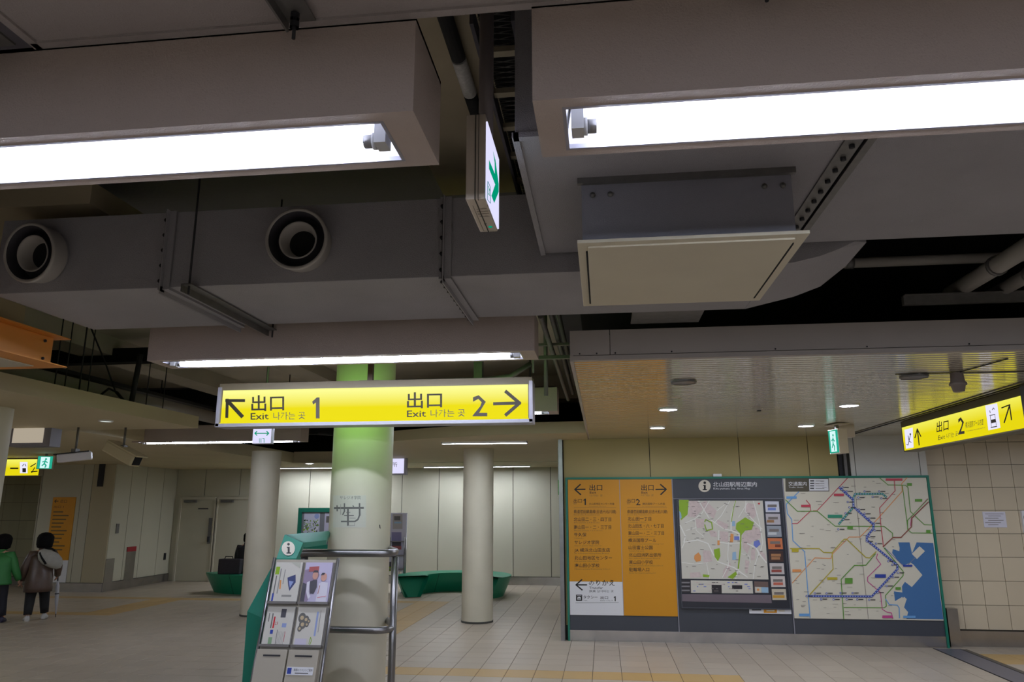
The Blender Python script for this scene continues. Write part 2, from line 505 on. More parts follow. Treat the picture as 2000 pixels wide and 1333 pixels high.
# wall that carries the information board
wi = B('wall_board', (-0.6, 4.6, 11.32, 11.6, 0, 3.0), m_joint); struct(wi, 'free-standing wall end behind the information board')
for a, b, m in [(-0.59, 0.7, m_wall_d), (0.7, 2.0, m_wall_d), (2.0, 2.98, m_wall_d), (2.98, 3.38, m_wall_d), (3.62, 4.5, m_wall_w), (4.5, 4.6, m_wall_w), (3.55, 3.62, m_wall_w)]:
    B('wall_panel', (a + .005, b - .005, 11.3, 11.34, 0.2, 2.88), m, wi)
B('shutter_guide', (3.39, 3.44, 11.29, 11.33, 0, 2.88), m_dark, wi)
B('shutter_guide', (3.46, 3.50, 11.27, 11.33, 0, 2.88), m_metal, wi)
B('edge_trim', (-0.66, -0.6, 11.22, 11.62, 0, 2.9), m_steel, wi)
# tiled wall on the right
wt = B('wall_right', (4.6, 9, 11.45, 11.75, 0, 3.0), m_grout); struct(wt, 'sand coloured tiled wall right of the information board')
for i in range(11):
    for j in range(9):
        x = 4.592 + 0.298 * i; z = 0.215 + 0.319 * j
        if z > 2.8: continue
        B('wall_tile', (x + .003, x + .295, 11.43, 11.46, z + .003, min(2.87, z + .316)), m_wtile, wt)
struct(B('baseboard_right', (4.75, 9, 11.40, 11.45, 0, 0.2), m_skirt))
B('corner_post', (4.62, 4.76, 11.3, 11.42, 0, 0.5), m_skirt, wt)

# ---- lowered slatted ceiling on the right
cr = B('ceiling_right', (-0.19, 9, 5.2, 11.6, 2.93, 3.06), m_fascia); struct(cr, 'lowered slatted metal ceiling over the ticket side')
bm = bmesh.new(); y = 5.19; n = 0
P0 = []
while y < 11.6:
    P0 += [(y, 2.885), (y + .004, 2.873)] + [(y + .006 + .068 * k / 6, 2.870 + .0018 * (2 * k / 6 - 1) ** 2) for k in range(7)] + [(y + .078, 2.885)]; y += 0.08
for xa, xb in ((-0.19, 3.47), (3.57, 9)):
    pv = None
    for (yy, z) in P0:
        a = bm.verts.new((xa, yy, z)); b = bm.verts.new((xb, yy, z))
        if pv: bm.faces.new((pv[0], pv[1], b, a)).smooth = True
        pv = (a, b)
o = obj('ceiling_slats', bm, m_soffit, cr, smooth_angle=math.radians(35)); o['kind'] = 'stuff'
for i, (a, b) in enumerate([(-0.21, 0.075), (0.075, 2.9), (2.9, 5.7), (5.7, 9)]):
    B('fascia_panel', (a + .002, b - .002, 5.14, 5.18, 2.905, 3.085), m_fascia, cr)
bm = bmesh.new(); box(bm, -0.21, 9, 5.135, 5.19, 2.868, 2.9); box(bm, -0.21, -0.185, 5.14, 11.3, 2.86, 2.905); obj('edge_trim', bm, m_fascia, cr)
B('fascia_side', (-0.2, -0.185, 5.16, 11.3, 2.9, 3.08), m_fascia, cr)
bm = bmesh.new()
for x in [-0.14, -0.02, 0.11, 0.5, 1.2, 1.8, 2.45, 3.0]: lathe(bm, [(0.006, 5.136), (0.0, 5.134)], 8, 'Y', (x, 0, 2.915))
obj('screws', bm, m_dark, cr)['kind'] = 'stuff'
bm = bmesh.new(); box(bm, 3.475, 3.50, 5.15, 11.3, 2.86, 2.93, 0); box(bm, 3.54, 3.565, 5.15, 11.3, 2.86, 2.93, 1); box(bm, 3.5, 3.54, 5.15, 11.3, 2.9, 2.93, 2)
tr = obj('trim_2', bm, [m_steel, m_steel, m_black]); struct(tr, 'shutter slot across the slatted ceiling')

# ---- lowered ceiling on the left
c = bmesh.new(); box(c, -16, -5.13, -2, 8.9, 2.85, 3.0); cl = obj('ceiling_left', c, m_beige); struct(cl, 'lowered beige board ceiling at left')
bm = bmesh.new(); box(bm, -16, -7.05, 8.91, 19, 2.87, 3.1); struct(obj('ceiling_far_left', bm, m_beige))
bm = bmesh.new(); box(bm, -7.05, -4.6, 16.4, 19, 2.87, 3.12); box(bm, -7.05, -4.6, 16.36, 16.4, 2.86, 2.89); struct(obj('ceiling_back', bm, m_beige))
pts = [(-0.2, 10.22), (-0.96, 10.28), (-1.71, 10.42), (-2.56, 10.8), (-3.26, 11.2), (-4.0, 11.8), (-4.6, 12.6), (-5.0, 13.6), (-5.25, 14.6), (-5.3, 15.6), (-5.3, 19), (9, 19), (9, 11.6), (-0.2, 11.6)]
bm = bmesh.new(); prism(bm, pts[::-1], 2.86, 3.02); cb = obj('ceiling_back_right', bm, m_beige); struct(cb, 'beige ceiling with curved front edge over the benches')
bm = bmesh.new(); box(bm, -5.3, 9, 16.5, 16.53, 2.852, 2.86); obj('edge_trim', bm, m_wall, cb)

# ---- columns
for (x, y, lab) in [(-2.1, 6.37, 'cream round column behind the yellow exit sign'), (-2.15, 12.86, 'cream round column in front of the right green bench'),
                    (-6.2, 13.2, 'cream round column hiding a seated person'), (-6.22, 6.75, 'cream round column cut by the left edge')]:
    r = 0.262
    bm = bmesh.new()
    tall = 4.0 if y < 7 and x > -3 else 2.88
    lathe(bm, [(r, 0.02), (r, tall)], 48, 'Z', (x, y, 0))
    o = obj('column', bm, m_col); struct(o, lab)
    bm = bmesh.new(); lathe(bm, [(r + .006, 0), (r + .006, 0.03), (r, 0.03)], 48, 'Z', (x, y, 0)); obj('column_base', bm, m_joint, o)

# =================================================================== BOXED FLUORESCENT LIGHTS
e_tube = emit('fluorescent tube', (226, 234, 255), TUBE)


def light_box(x0, x1, y0, label, group=None, z0=2.85, z1=3.115, dy=0.31, rods=False):
    y1 = y0 + dy
    t = thing('light_box', label, 'ceiling light', ((x0 + x1) / 2, (y0 + y1) / 2, z0), 0, group)
    a0, a1, b0, b1 = x0 + 0.08, x1 - 0.10, y0 + 0.05, y1 - 0.045
    bm = bmesh.new()
    e = 0.012
    box(bm, x0, x1, y0, y0 + e, z0 + e, z1); box(bm, x0, x1, y1 - e, y1, z0 + e, z1)
    box(bm, x0, x0 + e, y0 + e, y1 - e, z0 + e, z1); box(bm, x1 - e, x1, y0 + e, y1 - e, z0 + e, z1); box(bm, x0, x1, y0, y1, z1 - e, z1)
    box(bm, x0, x1, y0, b0, z0, z0 + e); box(bm, x0, x1, b1, y1, z0, z0 + e); box(bm, x0, a0, b0, b1, z0, z0 + e); box(bm, a1, x1, b0, b1, z0, z0 + e)
    obj('housing', bm, m_box, t)
    bm = bmesh.new(); g = 0.008
    q = .0015
    box(bm, a0 - g, a1 + g, b0 - g, b0 + q, z0 - .001, z0 + .013); box(bm, a0 - g, a1 + g, b1 - q, b1 + g, z0 - .001, z0 + .013)
    box(bm, a0 - g, a0 + q, b0, b1, z0 - .001, z0 + .013); box(bm, a1 - q, a1 + g, b0, b1, z0 - .001, z0 + .013)
    obj('trim_frame', bm, m_trim, t)
    bm = bmesh.new(); d = 0.075
    vv = [bm.verts.new(p) for p in ((a0, b0, z0 + .01), (a1, b0, z0 + .01), (a1, b1, z0 + .01), (a0, b1, z0 + .01), (a0 + .01, b0 + .03, z0 + d), (a1 - .01, b0 + .03, z0 + d), (a1 - .01, b1 - .03, z0 + d), (a0 + .01, b1 - .03, z0 + d))]
    for f in ((0, 4, 5, 1), (1, 5, 6, 2), (2, 6, 7, 3), (3, 7, 4, 0), (4, 7, 6, 5)): bm.faces.new([vv[i] for i in f])
    obj('reflector', bm, m_refl, t)
    ym = (b0 + b1) / 2; zt = z0 + 0.006
    bm = bmesh.new(); tube(bm, [(a0 + .075, ym, zt), (a1 - .075, ym, zt)], 0.019, 12, caps=False); obj('lamp_tube', bm, e_tube, t)
    for s, xx in ((1, a0), (-1, a1)):
        bm = bmesh.new(); box(bm, xx + s * .012, xx + s * .045, ym - .028, ym + .028, z0 - .012, z0 + .07, 0)
        tube(bm, [(xx + s * .045, ym, zt), (xx + s * .055, ym, zt)], 0.024, 12, 0); tube(bm, [(xx + s * .055, ym, zt), (xx + s * .08, ym, zt)], 0.0195, 12, 1)
        obj('lamp_holder', bm, [mat('white lamp holder', (190, 190, 190), 0.5), m_steel], t)
    if rods:
        for xx in (x0 + .3, x1 - .3):
            bm = bmesh.new(); tube(bm, [(xx, ym, z1 - .01), (xx, ym, 4.0)], .008, 8); obj('hanger_rod', bm, m_dark, t)
    return t


light_box(-3.16, -0.46, 1.68, 'near boxed fluorescent light at upper left of the picture', z1=3.127)
light_box(-0.15, 2.55, 1.67, 'near boxed fluorescent light at upper right in front of the square drop duct', z1=3.127)
light_box(-3.12, -0.42, 4.68, 'boxed fluorescent light right above the yellow exit sign')
light_box(-3.16, -0.46, 7.75, 'boxed fluorescent light with its end poking out right of the yellow sign', rods=True)
light_box(-7.25, -4.52, 10.72, 'boxed fluorescent light above the small double-arrow sign', rods=True)
for x0, w1 in ((-3.16, 'left'), (-0.15, 'middle'), (2.86, 'right')):
    for y0, w2 in ((-1.35, 'first'), (-4.35, 'second')):
        light_box(x0, x0 + 2.7, y0, 'boxed fluorescent light behind the viewer, %s one of the %s row' % (w1, w2), 'light boxes behind the viewer', rods=True)
light_box(2.86, 5.56, 1.67, 'boxed fluorescent light beyond the right edge, in line with the near ones', rods=True)


def line_light(x0, x1, y, label, z=2.86, s=LINE):
    t = thing('line_light', label, 'ceiling light', ((x0 + x1) / 2, y, z))
    bm = bmesh.new(); g = .012
    for b in ((x0, x1, y - .06, y - .045), (x0, x1, y + .045, y + .06), (x0, x0 + g, y - .06, y + .06), (x1 - g, x1, y - .06, y + .06)): box(bm, *b, z - .03, z)
    obj('trim_frame', bm, m_refl, t)
    B('diffuser', (x0 + g, x1 - g, y - .045, y + .045, z - .025, z - .01), emit('line diffuser', (232, 240, 255), s), t)


line_light(-2.5, -1.15, 11.45, 'short flush strip light in front of the middle column')
line_light(-4.4, -1.75, 18.1, 'long flush strip light washing the wall behind the right bench')
line_light(-8.3, -5.6, 18.3, 'long flush strip light washing the wall between two columns', z=2.87)
for x, y, l_ in [(1.8, 14.0, 'nearer'), (4.8, 16.0, 'farther')]:
    line_light(x, x + 2.4, y, l_ + ' flush strip light in the hall behind the board wall')
for x, y, l_ in [(-9.6, 2.6, 'nearest'), (-9.6, 5.2, 'middle'), (-11.4, 7.4, 'farthest')]:  # unseen strips added to brighten the left side
    line_light(x - .9, x + 1.2, y, l_ + ' added flush strip light of the left ceiling, beyond the left edge', z=2.85)
line_light(-15.4, -13.6, 12.2, 'added flush strip light over the left passage, beyond the left edge', z=2.87)  # extra unseen strip, added to light the recess and its floor


# =================================================================== DUCTS
# near duct resting on the first light boxes
t = thing('air_duct', 'grey insulated duct crossing the top of the picture', 'duct', (0, 1, 3.12))
B('duct_casing', (-1.56, 2.4, 0.2, 1.675, 3.128, 3.6), m_insul, t, bevel=.004)
bm = bmesh.new(); box(bm, -1.56, 2.4, 1.655, 1.68, 3.12, 3.14); box(bm, -1.565, -1.54, 0.2, 1.68, 3.12, 3.14); obj('edge_angle', bm, m_insul, t)
for x, lab in ((-1.63, 'steel hanger channel under the left end of the near duct'), (-0.76, 'steel hanger channel crossing the near duct above the left light'), (0.42, 'steel hanger rod ending above the right light')):
    t = thing('duct_hanger', lab, 'hanger', (x, 1.2, 3.1))
    bm = bmesh.new(); box(bm, x - .04, x + .04, 0.15, 1.64, 3.108, 3.114); box(bm, x - .04, x - .034, 0.15, 1.64, 3.08, 3.114); obj('channel', bm, m_metal, t)
    bm = bmesh.new(); tube(bm, [(x, 1.60, 3.03), (x, 1.60, 3.112)], .005, 8); lathe(bm, [(.013, -.008), (.013, .008)], 6, 'Z', (x, 1.60, 3.095)); lathe(bm, [(.013, -.008), (.013, .008)], 6, 'Z', (x, 1.60, 3.07)); obj('threaded_rod', bm, m_dark, t)

# plenum on the right with the drop box under it
t = thing('plenum_duct', 'wide grey speckled duct behind the upper right light', 'duct', (1.5, 3, 3.15))
B('duct_casing', (-0.28, 0.93, 2.4, 3.66, 3.15, 3.95), m_duct, t, bevel=.004)
B('duct_casing', (1.01, 3.6, 2.0, 3.66, 3.15, 3.95), m_duct, t, bevel=.004)
B('duct_casing', (0.93, 1.01, 2.02, 3.64, 3.2, 3.94), m_black, t)
bm = bmesh.new(); box(bm, -0.285, 0.93, 2.39, 2.42, 3.14, 3.16); box(bm, -0.29, -0.265, 2.39, 3.66, 3.14, 3.16); obj('edge_angle', bm, m_duct, t)
bm = bmesh.new(); box(bm, 0.9, 0.965, 2.02, 3.66, 3.142, 3.149); box(bm, 0.96, 0.966, 2.02, 3.66, 3.149, 3.2)
box(bm, 0.98, 1.01, 2.02, 3.66, 3.142, 3.149); obj('joint_flange', bm, m_metal, t)
bm = bmesh.new(); 
for k in range(16): lathe(bm, [(0, -.012), (.011, -.012), (.011, 0)], 6, 'Z', (0.935, 2.1 + k * 0.1, 3.142))
obj('flange_bolts', bm, m_dark, t)['kind'] = 'stuff'

t = thing('drop_box', 'square drop duct with a flat cream access plate hanging below the plenum', 'duct', (.37, 3.2, 2.85))
B('drop_casing', (-0.055, 0.765, 2.79, 3.62, 2.87, 3.149), mat('blue grey duct paint', (142, 142, 152), .7, var=.04, bump=.2, bscale=200), t, bevel=.003)
B('plate', (-0.075, 0.80, 2.735, 3.665, 2.858, 2.872), mat('cream plate', (208, 200, 178), .6, var=.03), t, bevel=.002)
B('access_panel', (-0.035, 0.755, 2.775, 3.625, 2.851, 2.86), mat('cream plate', (208, 200, 178)), t, bevel=.002)
bm = bmesh.new(); box(bm, -0.043, -0.036, 2.83, 3.6, 2.852, 2.859); box(bm, 0.756, 0.763, 2.83, 3.6, 2.852, 2.859); obj('gap', bm, m_black, t)
bm = bmesh.new(); box(bm, -0.07, 0.78, 2.77, 2.79, 3.125, 3.15); obj('top_flange', bm, m_metal, t)
bm = bmesh.new()
for x in (-0.01, 0.06, 0.66, 0.73): lathe(bm, [(0, 2.78), (.011, 2.782), (.011, 2.79)], 8, 'Y', (x, 0, 3.08))
obj('rivets', bm, m_metal, t)['kind'] = 'stuff'

# main duct with its elbow
t = thing('main_duct', 'long speckled grey duct with two round nozzles and an elbow at its right end', 'duct', (-1.2, 4.1, 3.05))
for a, b in ((-3.45, -2.415), (-2.365, -0.825), (-0.775, 0.9)):
    B('duct_casing', (a, b, 3.68, 4.55, 3.05, 3.50), m_duct, t, bevel=.004)
inn = [(0.9, 3.69), (0.98, 3.66), (1.07, 3.6), (1.14, 3.52)]
ps = [(0.9, 3.68, 3.05, 0.9, 4.55, 3.05)]
for (ix, iy, iz), (ox, oy, oz) in [((1550, 513, 3.07), (1550, 580, 3.07)), ((1600, 501, 3.095), (1602, 560, 3.09)), ((1640, 486, 3.12), (1652, 520, 3.12)), ((1672, 469, 3.149), (1692, 474, 3.149))]:
    a = at(ix, iy, Z=iz); b = at(ox, oy, Z=oz); ps.append((a.x, max(a.y, 3.668), a.z, b.x, b.y, b.z))
bm = bmesh.new(); rings = []
for a in ps: rings.append([(a[0], a[1], a[2]), (a[3], a[4], a[5]), (a[3], a[4], 3.5), (a[0], a[1], 3.5)])
loft(bm, rings, smooth=False); obj('elbow', bm, m_duct, t)
for x in (-2.39, -0.80):
    bm = bmesh.new()
    box(bm, x - .035, x + .03, 3.662, 3.668, 3.04, 3.5); box(bm, x - .012, x - .006, 3.635, 3.68, 3.02, 3.5)
    box(bm, x - .035, x + .03, 3.66, 4.56, 3.034, 3.04); box(bm, x - .012, x - .006, 3.64, 4.58, 3.005, 3.05)
    box(bm, x - .025, x + .025, 3.67, 4.56, 3.04, 3.5)
    obj('joint_flange', bm, [m_duct], t)
    bm = bmesh.new(); box(bm, x - .016, x - .012, 3.640, 3.663, 3.03, 3.5); box(bm, x - .016, x - .012, 3.65, 4.58, 3.006, 3.035); obj('joint_seam', bm, m_dark, t)
    bm = bmesh.new()
    for k in range(5): lathe(bm, [(0, 3.645), (.011, 3.645), (.011, 3.66)], 6, 'Y', (x - .02, 0, 3.08 + k * .09))
    for k in range(10): lathe(bm, [(0, 3.022), (.011, 3.022), (.011, 3.036)], 6, 'Z', (x - .024, 3.7 + k * .09, 0))
    obj('flange_bolts', bm, m_dark, t)['kind'] = 'stuff'


def nozzle(x, z, rz, rx, label):
    t = thing('air_nozzle', label, 'air vent', (x, 3.68, z))
    bm = bmesh.new(); lathe(bm, [(.150, 0.0), (.150, -.03)], 40, 'Y'); c = obj('collar', bm, m_duct, t)
    c.matrix_parent_inverse = Matrix(); 
    def part(n, prof, m, sm=None):
        bm = bmesh.new(); lathe(bm, prof, 48, 'Y'); o = obj(n, bm, m, t); o.matrix_parent_inverse = Matrix(); o.rotation_euler = (rx, 0, rz); o.location = (0, -.012, 0)
    pn = mat('pale nozzle enamel', (176, 172, 166), .4)
    part('nozzle_ring', [(.160, .0), (.165, -.075), (.172, -.092), (.171, -.104), (.163, -.108), (.154, -.102)], pn)
    part('inner_wall', [(.154, -.102), (.148, -.085), (.140, .0)], mat('shaded enamel', (58, 56, 62), .6))  # shade inside the ring, with some dirt, put into this dark colour
    part('inner_cone', [(.104, -.074), (.106, -.078), (.102, -.082), (.095, -.076), (.078, -.02), (.070, .012)], pn)
    part('nozzle_throat', [(0.0, -.004), (.079, -.004)], m_black)
    part('annular_gap', [(.10, -.074), (.112, -.03), (.142, -.012)], mat('shaded enamel', (58, 56, 62), .6))


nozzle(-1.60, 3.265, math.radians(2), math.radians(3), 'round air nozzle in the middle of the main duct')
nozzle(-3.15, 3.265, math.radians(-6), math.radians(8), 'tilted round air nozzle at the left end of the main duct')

t = thing('duct_hanger', 'trapeze hanger under the main duct beside its left joint', 'hanger', (-2.22, 4.1, 3.04))
bm = bmesh.new(); box(bm, -2.25, -2.19, 3.6, 4.72, 3.038, 3.044); box(bm, -2.25, -2.245, 3.6, 4.72, 3.0, 3.044); obj('channel', bm, m_metal, t)
for y in (3.63, 4.68):
    bm = bmesh.new(); tube(bm, [(-2.22, y, 2.99), (-2.22, y, 4.0)], .006, 8); obj('threaded_rod', bm, m_dark, t)
t = thing('branch_duct', 'pale duct end above the left nozzle', 'duct', (-3.5, 4, 3.6))
B('duct_casing', (-6.1, -2.95, 3.72, 4.7, 3.6, 3.74), mat('pale duct board', (176, 164, 136), .8, var=.04), t)
bm = bmesh.new(); tube(bm, [(-3.45, 3.6, 2.9), (-3.45, 3.6, 4.0)], .006, 8); tag(obj('hanger_rod', bm, m_dark), 'thin threaded rod at the left end of the main duct', 'hanger')

# orange shutter housing at the left
t = thing('shutter_housing', 'shutter box with orange sign light in its colour, hanging at the left edge', 'housing', (-4.2, 4, 2.8))
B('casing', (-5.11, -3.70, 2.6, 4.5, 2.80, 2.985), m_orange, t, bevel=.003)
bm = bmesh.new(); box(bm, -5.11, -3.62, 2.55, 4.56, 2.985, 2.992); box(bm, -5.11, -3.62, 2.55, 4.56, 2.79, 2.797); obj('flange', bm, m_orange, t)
B('bottom_plate', (-5.1, -3.78, 2.7, 4.45, 2.783, 2.789), mat('pale plate', (190, 182, 164), .6), t)
bm = bmesh.new(); box(bm, -5.05, -3.95, 4.2, 4.206, 2.781, 2.784); box(bm, -3.956, -3.95, 2.8, 4.2, 2.781, 2.784); obj('slot', bm, m_joint, t)
B('upper_casing', (-5.11, -3.77, 2.6, 4.3, 2.993, 3.16), m_beige, t)
bm = bmesh.new()
for y, z in ((4.42, 2.95), (4.42, 2.83)): lathe(bm, [(0, -3.69), (.01, -3.69), (.01, -3.70)], 8, 'X', (0, y, z))
obj('screws', bm, m_dark, t)

# =================================================================== SERVICES IN THE VOID
def pipe(name, pts, r, m, label, cat='pipe', group=None, clamps=()):
    bm = bmesh.new(); tube(bm, pts, r, 14)
    if clamps:
        t = thing(name, label, cat, pts[0], 0, group); obj('pipe_run', bm, m, t)
        for c_ in clamps:
            bm = bmesh.new(); a = Vector(pts[0]).lerp(Vector(pts[-1]), c_); b = Vector(pts[0]).lerp(Vector(pts[-1]), c_ + .02); tube(bm, [a, b], r * 1.18, 14); obj('pipe_clamp', bm, m_metal, t)
    else:
        tag(obj(name, bm, m), label, cat, group)


m_pipe = mat('pale lagged pipe', (150, 146, 140), .7, var=.05)
pipe('pipe', [(-0.585, 1.5, 3.8), (-0.585, 2.86, 3.8)], .033, mat('black lagging', (9, 9, 11), .8), 'black lagged pipe running up from the left light box')
pipe('pipe', [(-0.585, 2.87, 3.8), (-0.585, 3.15, 3.8)], .034, mat('white pipe tape', (190, 190, 188), .6, var=.15, vscale=60), 'white taped length of the black pipe')
pipe('pipe', [(-0.585, 3.16, 3.8), (-0.585, 3.7, 3.8)], .033, mat('black lagging', (20, 20, 24)), 'black lagged pipe end behind the hanging green arrow sign')
# cable ladder beside the plenum
t = thing('cable_ladder', 'cable ladder with pale rungs over dark mesh between the near lights', 'cable tray', (-.35, 3, 3.7))
bm = bmesh.new(); box(bm, -0.46, -0.445, 2.45, 4.4, 3.66, 3.74); box(bm, -0.3, -0.285, 2.45, 4.4, 3.66, 3.74); obj('side_rail', bm, m_slab, t)
for k in range(6): B('rung', (-0.445, -0.30, 2.68 + k * .31, 2.72 + k * .31, 3.69, 3.715), mat('pale rung', (170, 162, 140), .6), t)
bm = bmesh.new()
for k in range(47): tube(bm, [(-0.445, 2.47 + k * .04, 3.75), (-0.30, 2.50 + k * .04, 3.75)], .0025, 4); tube(bm, [(-0.445, 2.50 + k * .04, 3.753), (-0.30, 2.47 + k * .04, 3.753)], .0025, 4)
obj('mesh_cover', bm, m_metal, t)['kind'] = 'stuff'
B('backing', (-0.45, -0.29, 2.45, 4.4, 3.79, 3.8), m_black, t)
# right void
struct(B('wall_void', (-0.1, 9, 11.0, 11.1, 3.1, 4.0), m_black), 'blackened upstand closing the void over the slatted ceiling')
B('black_sheet', (-0.2, 9, 3.7, 11.0, 3.96, 3.99), m_black, sl)
B('black_sheet', (-11.3, -0.9, 12.6, 12.64, 3.13, 3.98), m_black, sl)  # added black sheet, keeps the gap above the left ceiling dark
B('black_sheet', (-0.1, 9, 5.22, 11.0, 3.065, 3.07), m_black, cr)
pipe('pipe', [(1.6, 5.1, 3.5), (4.2, 5.1, 3.5)], .035, m_pipe, 'pale horizontal pipe right of the duct elbow', clamps=(.04, .55))
pipe('pipe', [(2.44, 5.28, 3.30), (2.44, 3.9, 3.30)], .055, m_pipe, 'left of the two thick pale pipes at the right edge', clamps=(.45,))
pipe('pipe', [(2.70, 5.28, 3.28), (2.70, 3.9, 3.28)], .045, m_pipe, 'right of the two thick pale pipes at the right edge', clamps=(.35,))
pipe('pipe', [(2.05, 5.0, 3.75), (2.05, 3.8, 3.75)], .05, m_pipe, 'pale pipe crossing above the horizontal pipe, leftmost of three')
pipe('pipe', [(2.25, 5.0, 3.75), (2.25, 3.8, 3.75)], .03, m_metal, 'thin pipe crossing above the horizontal pipe, middle of three')
pipe('pipe', [(2.40, 5.0, 3.75), (2.40, 3.8, 3.75)], .03, m_metal, 'thin pipe crossing above the horizontal pipe, rightmost of three')
bm = bmesh.new(); box(bm, 2.05, 4.5, 5.08, 5.12, 3.185, 3.25); box(bm, 2.05, 4.5, 5.05, 5.12, 3.245, 3.25); tag(obj('steel_channel', bm, m_metal), 'steel channel carrying the thick pipes over the slatted ceiling', 'bracket')
t = thing('junction_box', 'pale box fitting just behind the cream access plate', 'fitting', (.4, 4.7, 3.1))
bm = bmesh.new(); loft(bm, [[(0.27, 4.72, 3.11), (0.66, 4.72, 3.11), (0.66, 5.0, 3.11), (0.27, 5.0, 3.11)], [(0.24, 4.66, 3.2), (0.69, 4.66, 3.2), (0.69, 5.05, 3.2), (0.24, 5.05, 3.2)]], smooth=False); obj('body', bm, m_pipe, t)
B('base_flange', (0.22, 0.68, 4.7, 5.03, 3.095, 3.11), m_metal, t)
bm = bmesh.new(); tube(bm, [(.45, 4.85, 3.2), (.45, 4.85, 4.0)], .01, 8); obj('hanger_rod', bm, m_dark, t)
# pipes and trays right of the light box above the sign
for k, (x, y, z) in enumerate([(-0.33, 5.2, 3.42), (-0.36, 5.2, 3.3), (-0.42, 5.2, 3.22)]):
    pipe('conduit', [(x, y, z), (x, 9.5, z)], .022, m_metal, ['upper conduit running back beside the slatted ceiling', 'middle conduit running back beside the slatted ceiling', 'lower conduit running back beside the slatted ceiling'][k], 'conduit')
bm = bmesh.new(); box(bm, -0.60, -0.22, 6.3, 6.34, 3.12, 3.15); box(bm, -0.60, -0.22, 6.3, 6.34, 3.24, 3.26); tag(obj('support_rail', bm, m_metal), 'pair of short rails carrying the conduits', 'bracket')
bm = bmesh.new(); tube(bm, [(-0.58, 6.32, 3.0), (-0.58, 6.32, 4.0)], .008, 8); tube(bm, [(-0.52, 7.0, 2.9), (-0.52, 7.0, 4.0)], .02, 8); tag(obj('hanger_rod', bm, m_metal), 'pair of hanger rods right of the central light box', 'hanger')
bm = bmesh.new(); tube(bm, [(-2.2, 6.9, 3.05), (-1.1, 6.9, 3.05), (-0.85, 6.9, 3.08), (-0.65, 6.9, 3.2)], .025, 10); tag(obj('conduit', bm, m_metal), 'bent conduit behind the yellow sign', 'conduit')
B('mounting', (-1.2, -1.12, 6.85, 6.95, 3.0, 4.0), m_metal, None)
tag(bpy.data.objects['mounting'], 'upright bracket holding the bent conduit', 'bracket')
# rods and pipe above the left ceiling
k = 0
for y, th, wh in ((6.6, .006, 'first from the left'), (6.74, .006, 'second from the left'), (6.95, .008, 'third from the left'), (7.08, .006, 'fourth from the left'), (8.1, .006, 'just right of the thick post'), (8.44, .006, 'nearest the yellow sign')):
    bm = bmesh.new(); tube(bm, [(-5.35, y, 3.0), (-5.35, y, 4.0)], th, 8)
    tag(obj('hanger_rod', bm, m_dark), 'thin hanger rod over the left ceiling edge, ' + wh, 'hanger', 'hanger rods over the left ceiling')
bm = bmesh.new(); tube(bm, [(-5.35, 7.82, 3.0), (-5.3, 7.82, 3.6)], .03, 8); tag(obj('hanger_post', bm, m_dark), 'thick dark post among the rods over the left ceiling', 'hanger')
bm = bmesh.new(); tube(bm, [(-5.3, 6.9, 3.75), (-5.35, 7.3, 3.4), (-5.4, 7.6, 3.12), (-5.38, 7.7, 3.05)], .009, 6); tube(bm, [(-5.4, 7.35, 3.05), (-5.38, 7.45, 3.14), (-5.38, 7.6, 3.12), (-5.36, 7.75, 3.02)], .012, 6); tag(obj('cable', bm, m_black), 'loose black cable sagging onto the left ceiling', 'cable')
pipe('pipe', [(-5.75, 5.5, 3.17), (-5.75, 10.6, 3.17)], .085, m_pipe, 'long pale pipe lying on the left ceiling')
bm = bmesh.new(); box(bm, -5.95, -5.8, 5.5, 10.6, 3.30, 3.34); tag(obj('cable_tray', bm, m_dark), 'dark cable tray behind the pale pipe', 'cable tray')
bm = bmesh.new(); tube(bm, [(-5.1, 9.4, 3.14), (-4.6, 9.4, 3.14), (-4.0, 9.4, 3.14)], .02, 8); tube(bm, [(-5.1, 9.5, 3.08), (-4.0, 9.5, 3.08)], .025, 8); box(bm, -4.98, -4.95, 9.35, 9.55, 3.04, 3.24); box(bm, -4.82, -4.79, 9.35, 9.55, 3.04, 3.24); tube(bm, [(-4.5, 9.45, 3.05), (-4.5, 9.45, 3.8)], .008, 6); tag(obj('pipe_rack', bm, m_black), 'dark rack of pipes at the end of the left ceiling', 'rack')
t = thing('sprinkler_pipe', 'dark bent pipe behind the second row light', 'pipe', (-4.3, 11.5, 3))
bm = bmesh.new(); tube(bm, [(-4.5, 11.4, 3.03), (-4.1, 11.4, 3.0), (-3.85, 11.3, 2.93), (-3.7, 11.2, 2.93)], .035, 8); tube(bm, [(-4.05, 11.4, 3.98), (-4.05, 11.4, 2.75)], .02, 8); obj('pipe_run', bm, m_black, t)

# =================================================================== SIGNS
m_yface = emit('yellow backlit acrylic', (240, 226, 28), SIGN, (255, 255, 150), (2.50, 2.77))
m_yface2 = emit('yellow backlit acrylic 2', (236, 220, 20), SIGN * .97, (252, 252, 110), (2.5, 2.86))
m_yback = emit('yellow green backlit acrylic', (140, 206, 105), 5.4)
m_sframe = mat('brown grey sign frame', (128, 116, 92), .5)
m_sfr2 = mat('pale grey sign trim', (176, 174, 182), .4, .2)
m_sink = mat('sign ink', (46, 40, 24), .7)
m_sink2 = mat('grey sign ink', (74, 68, 60), .7)
YS = 5.55
t = thing('exit_sign', 'long yellow backlit sign reading exit 1 and exit 2 with two arrows', 'sign', (-1.8, 5.6, 2.48))
x0, x1, z0, z1 = -3.045, -0.52, 2.485, 2.83
bm = bmesh.new()
box(bm, x0, x1, YS, YS + .16, 2.775, z1); box(bm, x0, x1, YS + .02, YS + .14, z0, z0 + .03); box(bm, x0, x0 + .03, YS + .0, YS + .16, z0 + .03, 2.775); box(bm, x1 - .03, x1, YS, YS + .16, z0 + .03, 2.775)
obj('casing', bm, m_sframe, t)
